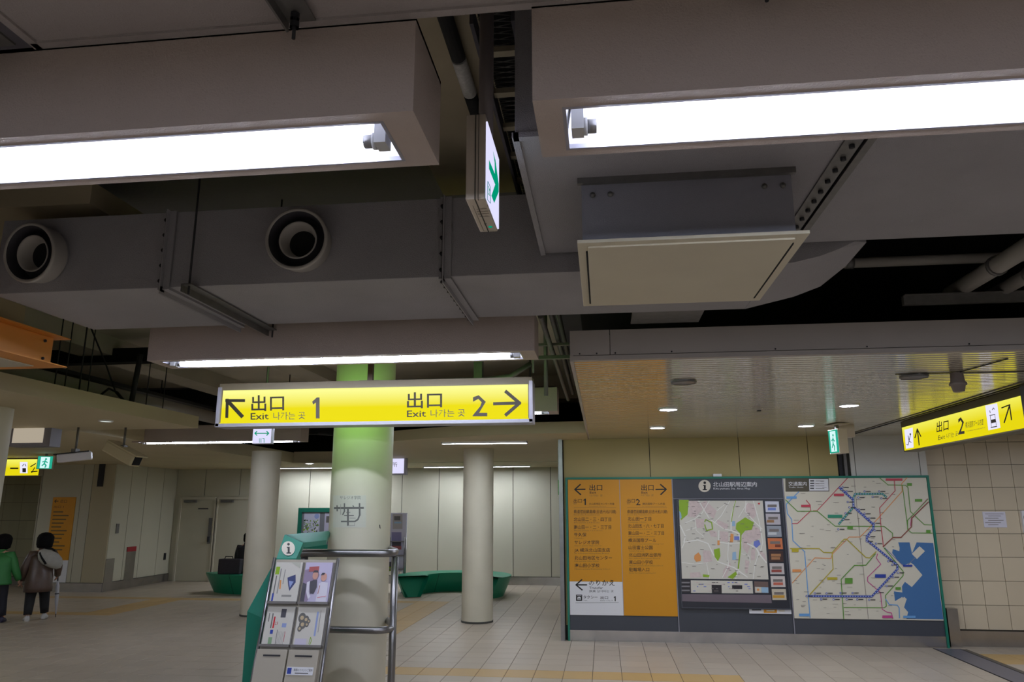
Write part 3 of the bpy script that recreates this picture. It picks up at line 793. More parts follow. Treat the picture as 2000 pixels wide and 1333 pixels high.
bm = bmesh.new(); box(bm, x0 - .004, x1 + .004, YS - .012, YS + .17, z0 - .004, z0 + .022); box(bm, x0 - .006, x0 + .022, YS - .012, YS + .17, z0, 2.80); box(bm, x1 - .022, x1 + .006, YS - .012, YS + .17, z0, 2.80); obj('trim_frame', bm, m_sfr2, t)
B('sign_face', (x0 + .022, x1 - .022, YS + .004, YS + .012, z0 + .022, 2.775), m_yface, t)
B('back_face', (x0 + .03, x1 - .03, YS + .125, YS + .132, z0 + .035, 2.775), m_yback, t)
f = Flat(on_y(YS + .004), (0, -1, 0), .003)
Z = lambda zx, zy: (410 + zx * .35, 720 + zy * .35)   # crop coordinates of the sign


def one(f, x, y, h, wd, m):
    # figure 1 with its flag, stem's left edge at x, baseline y
    f.poly([(x, y), (x + wd, y), (x + wd, y - h), (x + wd * .25, y - h), (x - wd * 1.0, y - h * .80), (x - wd * .75, y - h * .66), (x, y - h * .76)], m)


def zt(f, s, ax, ay, bx, h, m, bold=0., slope=-0.0):
    x0_, y0_ = Z(ax, ay); x1_ = Z(bx, ay)[0] if bx else None; f.text(s, x0_, y0_, x1_, h * .35, m, 0, bold, slope)


zt(f, '出口', 232, 232, 415, 80, m_sink, .012, -.02); zt(f, '出口', 1100, 216, 1296, 80, m_sink, .012, -.02)
zt(f, 'Exit', 228, 286, 328, 38, m_sink, .01, -.02); zt(f, 'Exit', 1100, 272, 1206, 38, m_sink, .01, -.02)
zt(f, '나가는 곳', 355, 284, 532, 40, m_sink2, 0, -.02); zt(f, '나가는 곳', 1232, 270, 1424, 40, m_sink2, 0, -.02)
x_, y_ = Z(592, 280); one(f, x_, y_, 41, 7.2, m_sink2); zt(f, '2', 1466, 266, 1548, 120, m_sink2, .012)
a = Z(180, 268); b = Z(100, 182); f.line([a, b], 7.4, m_sink); f.line([(Z(92, 180)), Z(192, 180)], 5.8, m_sink); f.line([Z(98, 175), Z(95, 272)], 5.8, m_sink)
a = Z(1586, 198); b = Z(1724, 194); f.line([a, b], 6, m_sink2); f.line([Z(1652, 130), Z(1728, 194)], 6.5, m_sink2); f.line([Z(1652, 260), Z(1728, 194)], 6.5, m_sink2)
f.build('lettering', t)
bm = bmesh.new(); box(bm, -1.84, -1.80, YS + .06, YS + .1, 2.83, 4.0); obj('hanger_bar', bm, mat('brown hanger', (110, 92, 72), .6), t)
bm = bmesh.new(); box(bm, -1.9, -1.74, YS + .04, YS + .12, 2.83, 2.84); obj('hanger_foot', bm, m_sframe, t)

# green arrow sign hanging edge-on between the near lights
t = thing('emergency_exit_sign', 'slim white box sign with a green arrow hanging edge-on from a post', 'sign', (-.39, 2.4, 2.85))
bm = bmesh.new(); box(bm, -0.428, -0.362, 2.25, 2.55, 2.85, 3.16); obj('casing', bm, mat('warm white casing', (196, 184, 170), .5), t, bevel=.003)
bm = bmesh.new(); box(bm, -0.3975, -0.3945, 2.247, 2.553, 2.848, 3.162); box(bm, -.386, -.3845, 2.247, 2.26, 2.848, 3.162); obj('casing_seam', bm, m_joint, t)
B('sign_face', (-0.3625, -0.3565, 2.258, 2.542, 2.856, 3.135), emit('cool white acrylic', (226, 224, 255), 1.0), t)
f = Flat(plane((-0.3565, 2.25, 3.16), (0, 1, 0), (0, 0, 1)), (1, 0, 0), .002)
mg = mat('arrow green', (0, 148, 112), .5)
mge = emit('lit arrow green', (0, 158, 120), .9)
f.poly([(.13, .055), (.175, .13), (.215, .2), (.262, .262), (.22, .262), (.185, .21), (.16, .16)], mge) if False else None
S8 = lambda zx, zy: at(860 + zx * .21, 200 + zy * .21, X=-0.3565)
f.fn = lambda zx, zy: S8(zx, zy)
f.poly([(484, 450), (508, 540), (538, 760), (538, 835), (496, 938), (470, 870), (505, 765), (448, 620), (448, 535), (502, 665), (500, 560)], mge)
f.line([(436, 735), (460, 790), (460, 940), (432, 905), (436, 735)], 5, emit('lit blue', (40, 130, 150), .9)); f.line([(440, 780), (455, 820)], 5, mge); f.line([(440, 850), (456, 870)], 5, mge); f.line([(448, 800), (448, 860)], 5, mge)
f.build('arrow_print', t)
f = Flat(plane((-.42, 2.30, 2.85), (1, 0, 0), (0, -1, 0)), (0, 0, -1), .001)
for k, (a, b) in enumerate(((.015, .05), (.012, .052), (.012, .052), (.015, .05))): f.rect(a, .03 + k * .022, b, .036 + k * .022, mat('faint grey print', (140, 130, 120), .6))
f.disc(.038, .2, .008, mge); f.rect(.02, .165, .03, .17, m_ink)
f.line([(.008, .0), (.008, .235), (.058, .235), (.058, .0)], .0015, m_joint)
f.build('underside_print', t)
bm = bmesh.new(); tube(bm, [(-0.385, 2.4, 3.16), (-0.385, 2.4, 4.0)], .027, 20); obj('hanger_post', bm, mat('grey post', (120, 112, 112), .45, .2), t)

# small white double-arrow sign under the long sign
t = thing('direction_sign', 'small white lit sign with a green double arrow below the long yellow sign', 'sign', (-3.15, 6.5, 2.45))
a = at(494, 838, Y=6.6); b = at(529, 867, Y=6.6)
B('casing', (a.x, b.x, 6.605, 6.66, b.z, a.z + .12), m_trim, t)
B('sign_face', (a.x + .004, b.x - .004, 6.6, 6.606, b.z + .004, a.z + .1), emit('cool white acrylic', (226, 224, 255), 1.0), t)
f = Flat(on_y(6.6), (0, -1, 0)); f.arrow(512, 847, 498, 847, 2, 5.5, mge); f.arrow(511, 847, 525, 847, 2, 5.5, mge)
f.line([(507, 857), (507, 865)], 1, mge); f.line([(510, 857), (510, 865)], 1.2, mge); f.line([(513, 857), (516, 857), (516, 865)], 1.2, mge); f.build('arrow_print', t)
bm = bmesh.new(); tube(bm, [((a.x + b.x) / 2, 6.63, a.z + .1), ((a.x + b.x) / 2, 6.63, 4.0)], .012, 10); obj('hanger_post', bm, m_metal, t)

# exit 2 sign on the right, facing left
XS = 3.6; ya, yb = 6.72, 9.45
t = thing('exit_sign', 'yellow backlit exit 2 sign with escalator and lift symbols at the right edge', 'sign', (XS, 8, 2.5))
B('casing', (XS, XS + .16, ya, yb, 2.50, 2.865), mat('olive grey sign casing', (104, 98, 76), .5), t, bevel=.004)
z_lo, z_hi = 2.515, 2.79
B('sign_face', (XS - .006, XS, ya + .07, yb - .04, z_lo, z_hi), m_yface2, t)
C6 = lambda zx, zy: at(1740 + zx * .13, 740 + zy * .13, X=XS - .006)
f = Flat(C6, (-1, 0, 0), .002)
mw = emit('white backlit panel', (236, 234, 255), 1.0)
f.poly([(205, 770), (330, 735), (345, 1035), (230, 1055)], mw); f.poly([(1420, 405), (1600, 370), (1650, 740), (1468, 778)], mw)
f.line([(240, 990), (262, 1000), (300, 840), (300, 840)], 9, m_sink2, 1); f.line([(262, 860), (280, 940), (310, 960)], 9, m_sink2, 1); f.disc(296, 835, 12, m_sink2, 1)
f.line([(430, 1000), (402, 760)], 16, m_sink, 1); f.line([(402, 755), (366, 890)], 15, m_sink, 1); f.line([(400, 755), (455, 870)], 15, m_sink, 1)
f.line([(1490, 555), (1570, 538)], 10, m_sink2, 1); f.line([(1510, 735), (1595, 718)], 14, m_sink2, 1); f.poly([(1510, 620), (1578, 605), (1590, 655), (1515, 672)], m_sink2, 1); f.line([(1500, 560), (1515, 720)], 6, m_sink2, 1); f.line([(1568, 545), (1590, 705)], 6, m_sink2, 1)
f.line([(1490, 480), (1500, 515)], 9, m_sink2, 1); f.line([(1530, 470), (1545, 440), (1562, 462)], 9, m_sink2, 1)
f.line([(1710, 660), (1790, 400)], 20, m_sink, 1); f.line([(1672, 440), (1795, 392)], 18, m_sink, 1); f.line([(1788, 395), (1820, 620)], 18, m_sink, 1)
f.text('出口', 692, 800, 872, 150, m_sink, 1, .01, -.22); f.text('Exit', 716, 925, 818, 70, m_sink, 1, 0, -.22); f.text('나가는 곳', 840, 895, 1010, 70, m_sink2, 1, 0, -.22)
f.text('2', 1016, 838, 1112, 260, m_sink2, 1, .012, -.15); f.text('横浜国際プール方面', 1125, 740, 1395, 85, m_sink2, 1, 0, -.2); f.text('Yokohama International Pool', 1140, 800, 1420, 22, m_sink2, 1, 0, -.2)
f.build('lettering', t)
bm = bmesh.new(); box(bm, XS - .012, XS + .17, ya - .01, ya + .06, 2.49, 2.865); obj('end_cap', bm, mat('slate end cap', (92, 94, 100), .5), t)

# running-man sign under the slatted ceiling
def small_exit(x, y, z, w_, h_, d_, label, rz=0):
    t = thing('emergency_exit_sign', label, 'sign', (x, y, z), rz)
    def BB(n, b, m): o = B(n, b, m, None); o.parent = t; return o
    BB('casing', (-w_ / 2, w_ / 2, 0, d_, 0, h_), mat('warm white casing', (196, 184, 170)))
    BB('sign_face', (-w_ / 2 + .01, w_ / 2 - .01, -.006, 0, .01, h_ - .01), emit('lit teal', (40, 180, 150), .9))
    f = Flat(plane((-w_ / 2, -.006, h_), (1, 0, 0), (0, 0, 1)), (0, -1, 0))
    wl_ = emit('lit mint white', (214, 250, 250), 1.0)
    f.rect(w_ * .22, h_ * .08, w_ * .8, h_ * .92, wl_)
    tl = emit('lit teal', (40, 180, 150), .9)
    f.disc(w_ * .55, h_ * .25, w_ * .07, tl, 1); f.line([(w_ * .52, h_ * .36), (w_ * .48, h_ * .58), (w_ * .6, h_ * .72), (w_ * .56, h_ * .86)], w_ * .09, tl, 1); f.line([(w_ * .48, h_ * .58), (w_ * .36, h_ * .74)], w_ * .08, tl, 1); f.line([(w_ * .36, h_ * .46), (w_ * .52, h_ * .4), (w_ * .66, h_ * .5)], w_ * .07, tl, 1)
    o = f.build('running_figure'); o.parent = t
    BB('mounting_plate', (-w_ * .7, w_ * .7, -.02, d_ + .02, h_ + .05, h_ + .06), mat('warm white casing', (196, 184, 170)))
    BB('stem', (-.02, .02, d_ * .3, d_ * .6, h_, h_ + .05), m_metal)
    return t


small_exit(2.85, 9.6, 2.50, .22, .30, .12, 'small lit green running-figure exit sign under the slatted ceiling', math.radians(-76))
B('camera_body', (3.0, 3.16, 9.75, 9.9, 2.72, 2.87), mat('warm white casing', (196, 184, 170)))
tag(bpy.data.objects['camera_body'], 'small white box on the slatted ceiling beside the green exit sign', 'fitting')
p = at(86, 917, Y=13); small_exit(p.x, 13, p.z, .27, .25, .06, 'small lit green running-figure exit sign at far left', math.radians(20))
bpy.context.view_layer.update()
# far-left yellow sign
a = at(19, 898, Y=14); b = at(75, 929, Y=14)
t = thing('exit_sign', 'small yellow backlit sign with a lift symbol behind the far left column', 'sign', (a.x, 14, b.z))
B('casing', (a.x - .6, b.x, 14.005, 14.12, b.z - .01, a.z + .02), m_sframe, t); B('sign_face', (a.x - .58, b.x - .01, 14, 14.006, b.z, a.z), m_yface2, t)
f = Flat(on_y(14), (0, -1, 0)); f.rect(39, 903, 54, 925, mw); f.rect(44, 915, 51, 923, m_sink2, 1); f.line([(44, 911), (47, 907)], 1.2, m_sink2, 1); f.line([(49, 907), (51, 911)], 1.2, m_sink2, 1)
f.line([(61, 922), (73, 921)], 1.8, m_sink, 1); f.line([(60, 912), (70, 906)], 1.8, m_sink, 1); f.line([(62, 924), (68, 914)], 1.6, m_sink, 1); f.rect(20, 914, 36, 917, m_sink2, 1); f.build('lettering', t)
# white lit panel box near left column
a = at(24, 812, Y=8.6); b = at(95, 872, Y=8.6); c = at(30, 817, Y=8.6); d = at(82, 865, Y=8.6)
t = thing('display_case', 'white backlit empty poster case beside the left edge column', 'sign', (a.x, 8.6, b.z))
B('casing', (a.x, b.x, 8.61, 8.8, b.z, 2.85), mat('lilac grey casing', (138, 136, 146), .5), t)
B('sign_face', (c.x, d.x, 8.6, 8.612, d.z, c.z), emit('warm white acrylic', (214, 200, 178), .62), t)
# station office sign
a = at(700, 888, Y=15); b = at(793, 928, Y=15)
t = thing('office_sign', 'white backlit hanging sign half hidden behind the exit sign column', 'sign', (b.x, 15, b.z))
B('casing', (a.x, b.x, 15.006, 15.12, b.z, 2.86), m_trim, t); B('sign_face', (a.x + .03, b.x - .05, 15, 15.008, b.z + .03, at(700, 897, Y=15).z), emit('cool white acrylic', (226, 224, 255), 1.), t)
f = Flat(on_y(15), (0, -1, 0)); f.text('駅事務所', 730, 912, 776, 9, mat('pale grey ink', (150, 150, 160), .6)); f.text('Station Office', 728, 921, 767, 3.5, mat('pale grey ink', (150, 150, 160))); f.build('lettering', t)
a = at(1090, 938, Y=12.6); b = at(1104, 967, Y=12.6)
t = thing('emergency_exit_sign', 'green sign sticking out behind the left end of the board wall', 'sign', (a.x, 12.6, b.z))
B('casing', (a.x, b.x + .15, 12.6, 12.64, b.z, a.z), emit('lit green', (50, 150, 30), .45), t)
f = Flat(on_y(12.6), (0, -1, 0)); f.disc(1102, 952, 4, emit('lit mint white', (214, 250, 250), 1.), ry=8); f.build('sign_print', t)
B('bracket', (a.x, b.x + .1, 12.61, 12.63, a.z, 2.86), m_metal, t)

# =================================================================== INFORMATION BOARD
YI = 11.24
t = thing('information_board', 'wide green-framed station information board with yellow exit lists and two maps', 'information board', (2, YI, 0))
bm = bmesh.new(); box(bm, -0.56, 4.575, YI - .01, 11.3, 2.265, 2.295); box(bm, -0.56, -0.53, YI - .01, 11.3, 0, 2.265); box(bm, 4.545, 4.575, YI - .01, 11.3, 0, 2.265); obj('frame', bm, m_teal, t)
B('backboard', (-0.53, 4.545, YI + .012, 11.3, 0.14, 2.265), m_slate, t)
B('kick_plate', (-0.53, 4.545, YI + .004, 11.3, 0, 0.145), m_skirt, t)
for x in (1.005, 2.575): B('divider', (x - .006, x + .006, YI - .004, YI + .014, 0.145, 2.265), m_trim, t)


def panel(name, x0, x1, z0, z1, m, label=None):
    o = B(name, (x0, x1, YI, YI + .012, z0, z1), m, t)
    if label: o['label'] = label
    return o


C4 = lambda zx, zy: at(1090 + zx * .28506, 900 + zy * .28506, Y=YI)
pa = panel('exit_list_panel', -0.525, 0.235, 0.81, 2.262, m_amber, 'amber list of places for exit 1')
pb = panel('exit_list_panel', 0.243, 0.997, 0.35, 2.262, m_amber, 'amber list of places for exit 2')
pc = panel('transfer_panel', -0.525, 0.235, 0.35, 0.808, m_white, 'white transfer panel')
g = B('panel_edge', (0.235, 0.243, YI - .001, YI + .012, .35, 2.262), m_trim, t)


def board_text(f, items):
    for it in items:
        s, x, y, x1, h = it[:5]; m = it[5] if len(it) > 5 else m_ink; b = it[6] if len(it) > 6 else .006
        f.text(s, x, y, x1, h, m, 0, b)


f = Flat(C4, (0, -1, 0), .001)
f.line([(185, 198), (118, 199)], 9, m_ink); f.line([(152, 165), (115, 199), (155, 234)], 9, m_ink)
board_text(f, [('出口', 215, 203, 303, 38, m_ink, .01), ('Exit', 217, 228, 260, 18), ('나가는 곳', 217, 246, 305, 13, m_ink2, 0), ('出口', 107, 287, 163, 24), ('Exit', 108, 300, 128, 9, m_ink2), ('北山田地区センター方面', 212, 304, 385, 14, m_ink, 0), ('For Kita-yamata Chiku Center', 212, 317, 330, 7, m_ink2, 0),
               ('県道荏田綱島線(日吉元石川線)', 108, 361, 398, 23), ('Kendo Eda-Tsunashima-sen', 108, 376, 285, 7, m_ink2, 0), ('北山田二・三・四丁目', 108, 415, 364, 25), ('Kita-yamata 2,3,4-chome', 110, 430, 285, 8, m_ink2, 0),
               ('南山田一・二・三丁目', 108, 469, 364, 25), ('Minami-yamata 1,2,3-chome', 110, 484, 305, 8, m_ink2, 0), ('牛久保', 110, 520, 194, 24), ('Ushikubo', 110, 536, 175, 8, m_ink2, 0), ('サレジオ学院', 112, 573, 282, 25), ('Salesio gakuin High School', 112, 588, 295, 8, m_ink2, 0),
               ('JA 横浜北山田支店', 112, 626, 356, 25), ('JA Yokohama Kita-yamata Branch', 112, 641, 350, 8, m_ink2, 0), ('北山田地区センター', 112, 679, 370, 25), ('Kita-yamata chiku center', 112, 694, 280, 8, m_ink2, 0), ('南山田小学校', 114, 731, 284, 25), ('Minami-yamata Elementary School', 114, 748, 355, 8, m_ink2, 0)])
one(f, 182, 306, 44, 9, m_ink); f.line([(108, 323), (398, 323)], 1.5, m_ink2); f.build('lettering', pa)
f = Flat(C4, (0, -1, 0), .001)
f.line([(670, 199), (738, 198)], 9, m_ink); f.line([(702, 165), (741, 198), (704, 233)], 9, m_ink)
board_text(f, [('出口', 570, 203, 655, 38, m_ink, .01), ('Exit', 572, 228, 614, 18), ('나가는 곳', 570, 244, 655, 13, m_ink2, 0), ('出口', 472, 287, 527, 24), ('Exit', 473, 300, 495, 9, m_ink2), ('2', 534, 306, 564, 44, m_ink, .012), ('横浜国際プール方面', 578, 304, 732, 14, m_ink, 0), ('For Yokohama International Swimming Pool', 578, 317, 740, 7, m_ink2, 0),
               ('県道荏田綱島線(日吉元石川線)', 474, 361, 750, 23), ('Kendo Eda-Tsunashima-sen', 476, 376, 645, 7, m_ink2, 0), ('北山田一丁目', 477, 411, 638, 25), ('Kita-yamata 1-chome', 478, 426, 605, 8, m_ink2, 0), ('北山田五・六・七丁目', 478, 460, 723, 25), ('Kita-yamata 5,6,7-chome', 480, 475, 645, 8, m_ink2, 0),
               ('東山田一・二・三丁目', 480, 510, 726, 25), ('Higashi-yamata 1,2,3-chome', 482, 525, 665, 8, m_ink2, 0), ('横浜国際プール', 481, 559, 673, 25), ('Yokohama International Swimming Pool', 484, 576, 722, 8, m_ink2, 0), ('山田富士公園', 483, 608, 648, 25), ('Yamata Fuji park', 485, 624, 590, 8, m_ink2, 0),
               ('北山田消防出張所', 485, 659, 707, 25), ('Fire Station Kita-yamata Branch', 486, 675, 698, 8, m_ink2, 0), ('東山田小学校', 486, 709, 650, 25), ('Higashi-yamata Elementary School', 488, 725, 718, 8, m_ink2, 0), ('駐輪場入口', 487, 759, 625, 25), ('Entry for bicycle parking lot', 488, 775, 670, 8, m_ink2, 0)])
f.line([(474, 323), (745, 323)], 1.5, m_ink2); f.build('lettering', pb)
f = Flat(C4, (0, -1, 0), .001)
f.line([(196, 853), (126, 853)], 9, m_ink); f.line([(163, 817), (123, 853), (165, 888)], 9, m_ink)
board_text(f, [('のりかえ', 210, 856, 388, 38, m_ink, .008), ('Transfer', 213, 881, 308, 17), ('换乘 갈아타는 곳', 213, 903, 380, 15, m_inkd, 0), ('タクシー', 173, 947, 270, 22), ('Taxi', 174, 963, 200, 8, m_inkd, 0), ('出口', 290, 950, 342, 20), ('Exit', 290, 964, 320, 8, m_inkd, 0), ('나가는 곳', 326, 964, 375, 8, m_inkd, 0)])
one(f, 388, 965, 34, 7, m_ink); f.rect(123, 920, 165, 963, m_ink); f.rect(132, 938, 156, 954, m_white, 1); f.poly([(135, 945), (140, 935), (149, 935), (154, 945)], m_white, 1); f.rect(136, 947, 153, 951, m_ink, 2); f.rect(128, 926, 160, 929, m_white, 1)
f.line([(120, 976), (415, 974)], 2, m_inkd); f.build('lettering', pc)

# --- area map
C5 = lambda zx, zy: at(1300 + zx * .28509, 900 + zy * .28509, Y=YI)
pm = panel('map_header', 1.014, 2.566, 1.985, 2.262, m_slate); 
bm = bmesh.new(); box(bm, 1.014, 2.566, YI - .003, YI + .012, 1.975, 1.983); obj('header_rule', bm, m_trim, t)
f = Flat(C5, (0, -1, 0), .001); cw = mat('cream print', (214, 206, 190), .5); f.disc(267, 175, 42, cw)
f.disc(268, 153, 9, m_ink, 1); f.rect(257, 168, 274, 175, m_ink, 1); f.rect(262, 168, 275, 200, m_ink, 1); f.rect(254, 196, 283, 204, m_ink, 1)
f.text('北山田駅周辺案内', 325, 177, 625, 30, m_white, 0, .006); f.text('Kita-yamata Sta. Area Map', 328, 199, 580, 14, m_white); f.build('lettering', pm)
cs = B('map_case', (1.06, 2.535, YI - .025, YI + .012, 0.475, 1.955), mat('dark case', (44, 46, 54), .25), t)
bm = bmesh.new(); box(bm, 1.05, 2.545, YI - .03, YI, .465, .48); box(bm, 1.05, 2.545, YI - .03, YI, 1.95, 1.965); box(bm, 1.05, 1.065, YI - .03, YI, .48, 1.95); box(bm, 2.53, 2.545, YI - .03, YI, .48, 1.95); obj('case_rim', bm, m_slate, t)
YM = YI - .025
C5b = lambda zx, zy: at(1300 + zx * .28509, 900 + zy * .28509, Y=YM)
f = Flat(C5b, (0, -1, 0), .001)
c_map = mat('map paper', (206, 202, 190), .45); c_pk = mat('map pink', (206, 188, 184), .5, var=.08, vscale=30); c_gr = mat('map park green', (140, 176, 40), .5); c_rd = mat('map road', (232, 230, 222), .5); c_or = mat('map orange', (222, 150, 84), .5); c_bl = mat('map blue', (110, 124, 200), .5); c_lb = mat('map pale blue', (150, 184, 210), .5)
f.poly([(90, 268), (665, 270), (705, 816), (112, 810)], c_map)
for P_ in [[(160, 275), (215, 272), (260, 330), (200, 390), (150, 385), (165, 330)], [(215, 300), (275, 275), (350, 345), (330, 400), (270, 350)], [(555, 290), (610, 300), (620, 380), (600, 400), (545, 360)], [(205, 400), (265, 400), (262, 460), (215, 465)], [(290, 470), (350, 490), (352, 528), (310, 520)], [(345, 400), (430, 440), (420, 475), (360, 450)], [(545, 490), (600, 440), (655, 480), (650, 530), (590, 560), (560, 640), (530, 600), (525, 520)], [(585, 610), (615, 600), (612, 680), (585, 685)], [(545, 680), (575, 690), (560, 775), (545, 770)], [(255, 615), (310, 620), (320, 690), (260, 700)], [(640, 610), (680, 640), (690, 690), (650, 650)], [(165, 770), (235, 765), (250, 800), (170, 803)], [(395, 750), (440, 700), (450, 720), (410, 805), (390, 800)], [(370, 485), (430, 490), (428, 560), (375, 550)]]:
    f.poly(P_, c_pk, 1)
for P_, wd in [([(100, 445), (135, 520), (125, 560), (220, 545), (290, 570), (325, 640), (360, 695), (470, 735), (560, 800)], 8), ([(112, 600), (130, 560)], 6), ([(480, 275), (450, 380), (448, 480), (500, 500), (515, 560), (500, 740), (480, 810)], 9), ([(225, 275), (300, 400), (400, 470), (450, 480)], 6), ([(130, 430), (200, 400), (250, 360), (300, 275)], 5), ([(440, 275), (380, 380), (330, 430)], 5), ([(550, 275), (545, 350), (610, 420), (660, 470)], 6), ([(600, 275), (640, 420), (665, 560), (650, 620)], 6), ([(560, 570), (620, 600), (640, 640), (690, 700)], 9), ([(430, 560), (425, 650), (430, 720), (390, 800)], 6), ([(365, 480), (362, 560), (430, 570), (520, 565)], 6), ([(280, 700), (300, 810)], 5), ([(110, 700), (200, 710), (290, 700)], 5), ([(640, 630), (610, 720), (600, 810)], 6), ([(200, 400), (210, 480), (260, 520)], 4), ([(140, 480), (210, 460)], 4), ([(520, 640), (570, 650), (580, 700)], 4), ([(350, 345), (420, 290)], 4), ([(500, 390), (560, 290)], 4)]:
    f.line(P_, wd, c_rd, 2)
for P_ in [[(92, 270), (158, 270), (150, 370), (105, 410), (92, 340)], [(485, 430), (545, 390), (605, 425), (590, 475), (545, 480), (520, 510), (480, 470)], [(330, 610), (370, 600), (375, 655), (358, 690), (335, 660)], [(255, 780), (300, 785), (298, 800), (256, 798)], [(425, 800), (480, 760), (490, 780), (460, 812)]]:
    f.poly(P_, c_gr, 3)
f.line([(515, 500), (512, 600), (498, 740)], 9, c_gr, 3); f.line([(268, 420), (275, 405), (315, 425), (322, 470), (280, 480), (268, 440)], 7, c_gr, 3); f.line([(480, 275), (462, 340), (450, 420)], 5, c_gr, 3)
f.poly([(92, 345), (105, 360), (110, 395), (98, 400)], c_lb, 4)
f.poly([(198, 650), (225, 630), (242, 655), (240, 690), (210, 695), (195, 675)], c_or, 3); f.poly([(445, 500), (465, 505), (462, 560), (440, 562)], c_or, 3); f.rect(355, 548, 370, 580, c_or, 3); f.rect(470, 520, 505, 545, c_bl, 3)
f.poly([(605, 555), (640, 545), (650, 575), (620, 600), (602, 580)], c_bl, 3); f.poly([(458, 630), (482, 625), (485, 680), (456, 682)], c_lb, 3); f.rect(455, 415, 475, 450, c_lb, 3)
f.disc(368, 612, 4, m_ink, 4) if False else None
f.poly([(630, 292), (648, 290), (640, 305)], mat('red ink', (200, 40, 50), .5), 4)
c_tx = mat('map lettering', (120, 112, 108), .6)
for i in range(90):
    x = random.uniform(115, 660); y = random.uniform(285, 800); f.rect(x, y, x + random.uniform(8, 26), y + 3, c_tx, 4)
f.poly([(104, 820), (170, 820), (172, 908), (106, 905)], mat('legend black', (40, 36, 40), .5)); f.poly([(172, 822), (595, 826), (600, 912), (174, 908)], c_map); f.poly([(315, 852), (383, 853), (385, 910), (317, 910)], mat('legend black', (40, 36, 40)), 1); f.poly([(455, 855), (525, 856), (525, 882), (456, 882)], mat('legend black', (40, 36, 40)), 1)
for y in (832, 858, 886): f.rect(110, y, 165, y + 10, mat('grey ink 2', (130, 126, 130), .6), 1)
for i in range(34):
    x = random.uniform(182, 570); y = random.choice([834, 846, 862, 876, 892]); f.rect(x, y, x + random.uniform(8, 24), y + 5, random.choice([c_tx, c_bl, c_pk, c_tx]), 2)
f.poly([(606, 828), (702, 832), (706, 910), (610, 908)], mat('small photo brown', (110, 90, 84), .5)); f.poly([(612, 866), (655, 868), (657, 907), (614, 906)], c_map, 1); f.poly([(655, 868), (703, 870), (705, 908), (658, 907)], c_lb, 1); f.disc(633, 886, 9, c_or, 2)
f.poly([(102, 915), (722, 922), (728, 978), (105, 965)], mat('mauve strip', (112, 100, 108), .4))
ads = [(680, 280, 775, 355, (206, 208, 220)), (685, 364, 783, 440, (186, 180, 186)), (692, 448, 790, 524, (150, 156, 164)), (698, 532, 798, 608, (206, 118, 72)), (704, 618, 803, 694, (66, 44, 40)), (711, 704, 809, 780, (196, 188, 186)), (718, 792, 816, 868, (206, 196, 190)), (726, 880, 823, 956, (200, 190, 170))]
for i, (xa, y_a, xb, y_b, c_) in enumerate(ads):
    f.poly([(xa, y_a), (xb, y_a + 1), (xb + 6, y_b), (xa + 6, y_b)], mat('advert ground %d' % i, c_, .45))
    ac = mat('advert accent %d' % i, [(110, 130, 200), (150, 110, 70), (200, 204, 206), (120, 54, 30), (170, 120, 80), (150, 70, 60), (190, 100, 80), (200, 150, 50)][i], .5)
    f.rect(xa + 18, y_a + 22, xb - 14, y_a + 40, c_tx if i not in (4,) else ac, 1); f.rect(xa + [20, 8, 10, 52, 20, 14, 20, 8][i], y_a + 44, xb - [20, 40, 30, 10, 20, 14, 12, 8][i], y_a + 62, ac, 1)
f.build('map_print', cs)
B('notice_strip', (at(1463, 1188, Y=YI).x, 2.55, YI - .004, YI + .012, at(1463, 1199, Y=YI).z, at(1463, 1187, Y=YI).z), m_white, t)
f = Flat(C5, (0, -1, 0), .006); f.rect(590, 1020, 655, 1028, m_inkd); f.rect(672, 1018, 762, 1044, m_amber); f.rect(690, 1026, 745, 1034, cw, 1); f.rect(775, 1024, 815, 1036, cw); f.build('notice_print', t)

# --- route map
C6b = lambda zx, zy: at(1520 + zx * .28500, 900 + zy * .285, Y=YI)
pr = panel('route_map', 2.586, 4.54, 0.35, 2.262, mat('route map paper', (214, 208, 190), .5))
f = Flat(C6b, (0, -1, 0), .001)
c_g = mat('line green', (96, 150, 56), .5); c_r = mat('line red', (196, 66, 84), .5); c_y = mat('line ochre', (186, 170, 44), .5); c_b = mat('line blue', (104, 160, 214), .5); c_n = mat('line navy', (44, 66, 158), .5); c_t = mat('line teal', (44, 142, 112), .5); c_m = mat('line magenta', (196, 74, 140), .5); c_o = mat('line orange', (228, 150, 84), .5); c_br = mat('line brown', (140, 84, 70), .5); c_sea = mat('sea blue', (66, 112, 164), .45); c_hd = mat('route header', (84, 78, 62), .5)
f.poly([(820, 562), (900, 562), (915, 634), (985, 590), (950, 562), (1062, 565), (1130, 1090), (875, 1085), (890, 1050), (860, 1010), (860, 985), (820, 960), (790, 960), (800, 900), (850, 905), (840, 860), (870, 830), (915, 868), (988, 785), (930, 712), (885, 690), (850, 705), (800, 650), (780, 610), (830, 620)], c_sea) if False else None
for P_ in [[(822, 562), (900, 562), (917, 640), (905, 700), (860, 720), (815, 680), (780, 635), (785, 608), (830, 622), (832, 600)],
           [(948, 562), (1062, 566), (1090, 790), (988, 786), (925, 712), (905, 700), (915, 640)],
           [(988, 786), (1090, 790), (1132, 1090), (878, 1086), (890, 1040), (862, 1008), (872, 975), (850, 935), (800, 965), (792, 898), (850, 905), (848, 862), (868, 832), (915, 868)]]:
    f.poly(P_, c_sea)
f.poly([(915, 640), (968, 588), (1005, 622), (950, 676)], mat('route map paper', (214, 208, 190)), 1)
f.poly([(820, 985), (862, 935), (880, 950), (870, 980)], mat('route map paper', (214, 208, 190)), 1)
f.line([(890, 712), (940, 665)], 5, mat('line grey', (120, 130, 150), .5), 2)
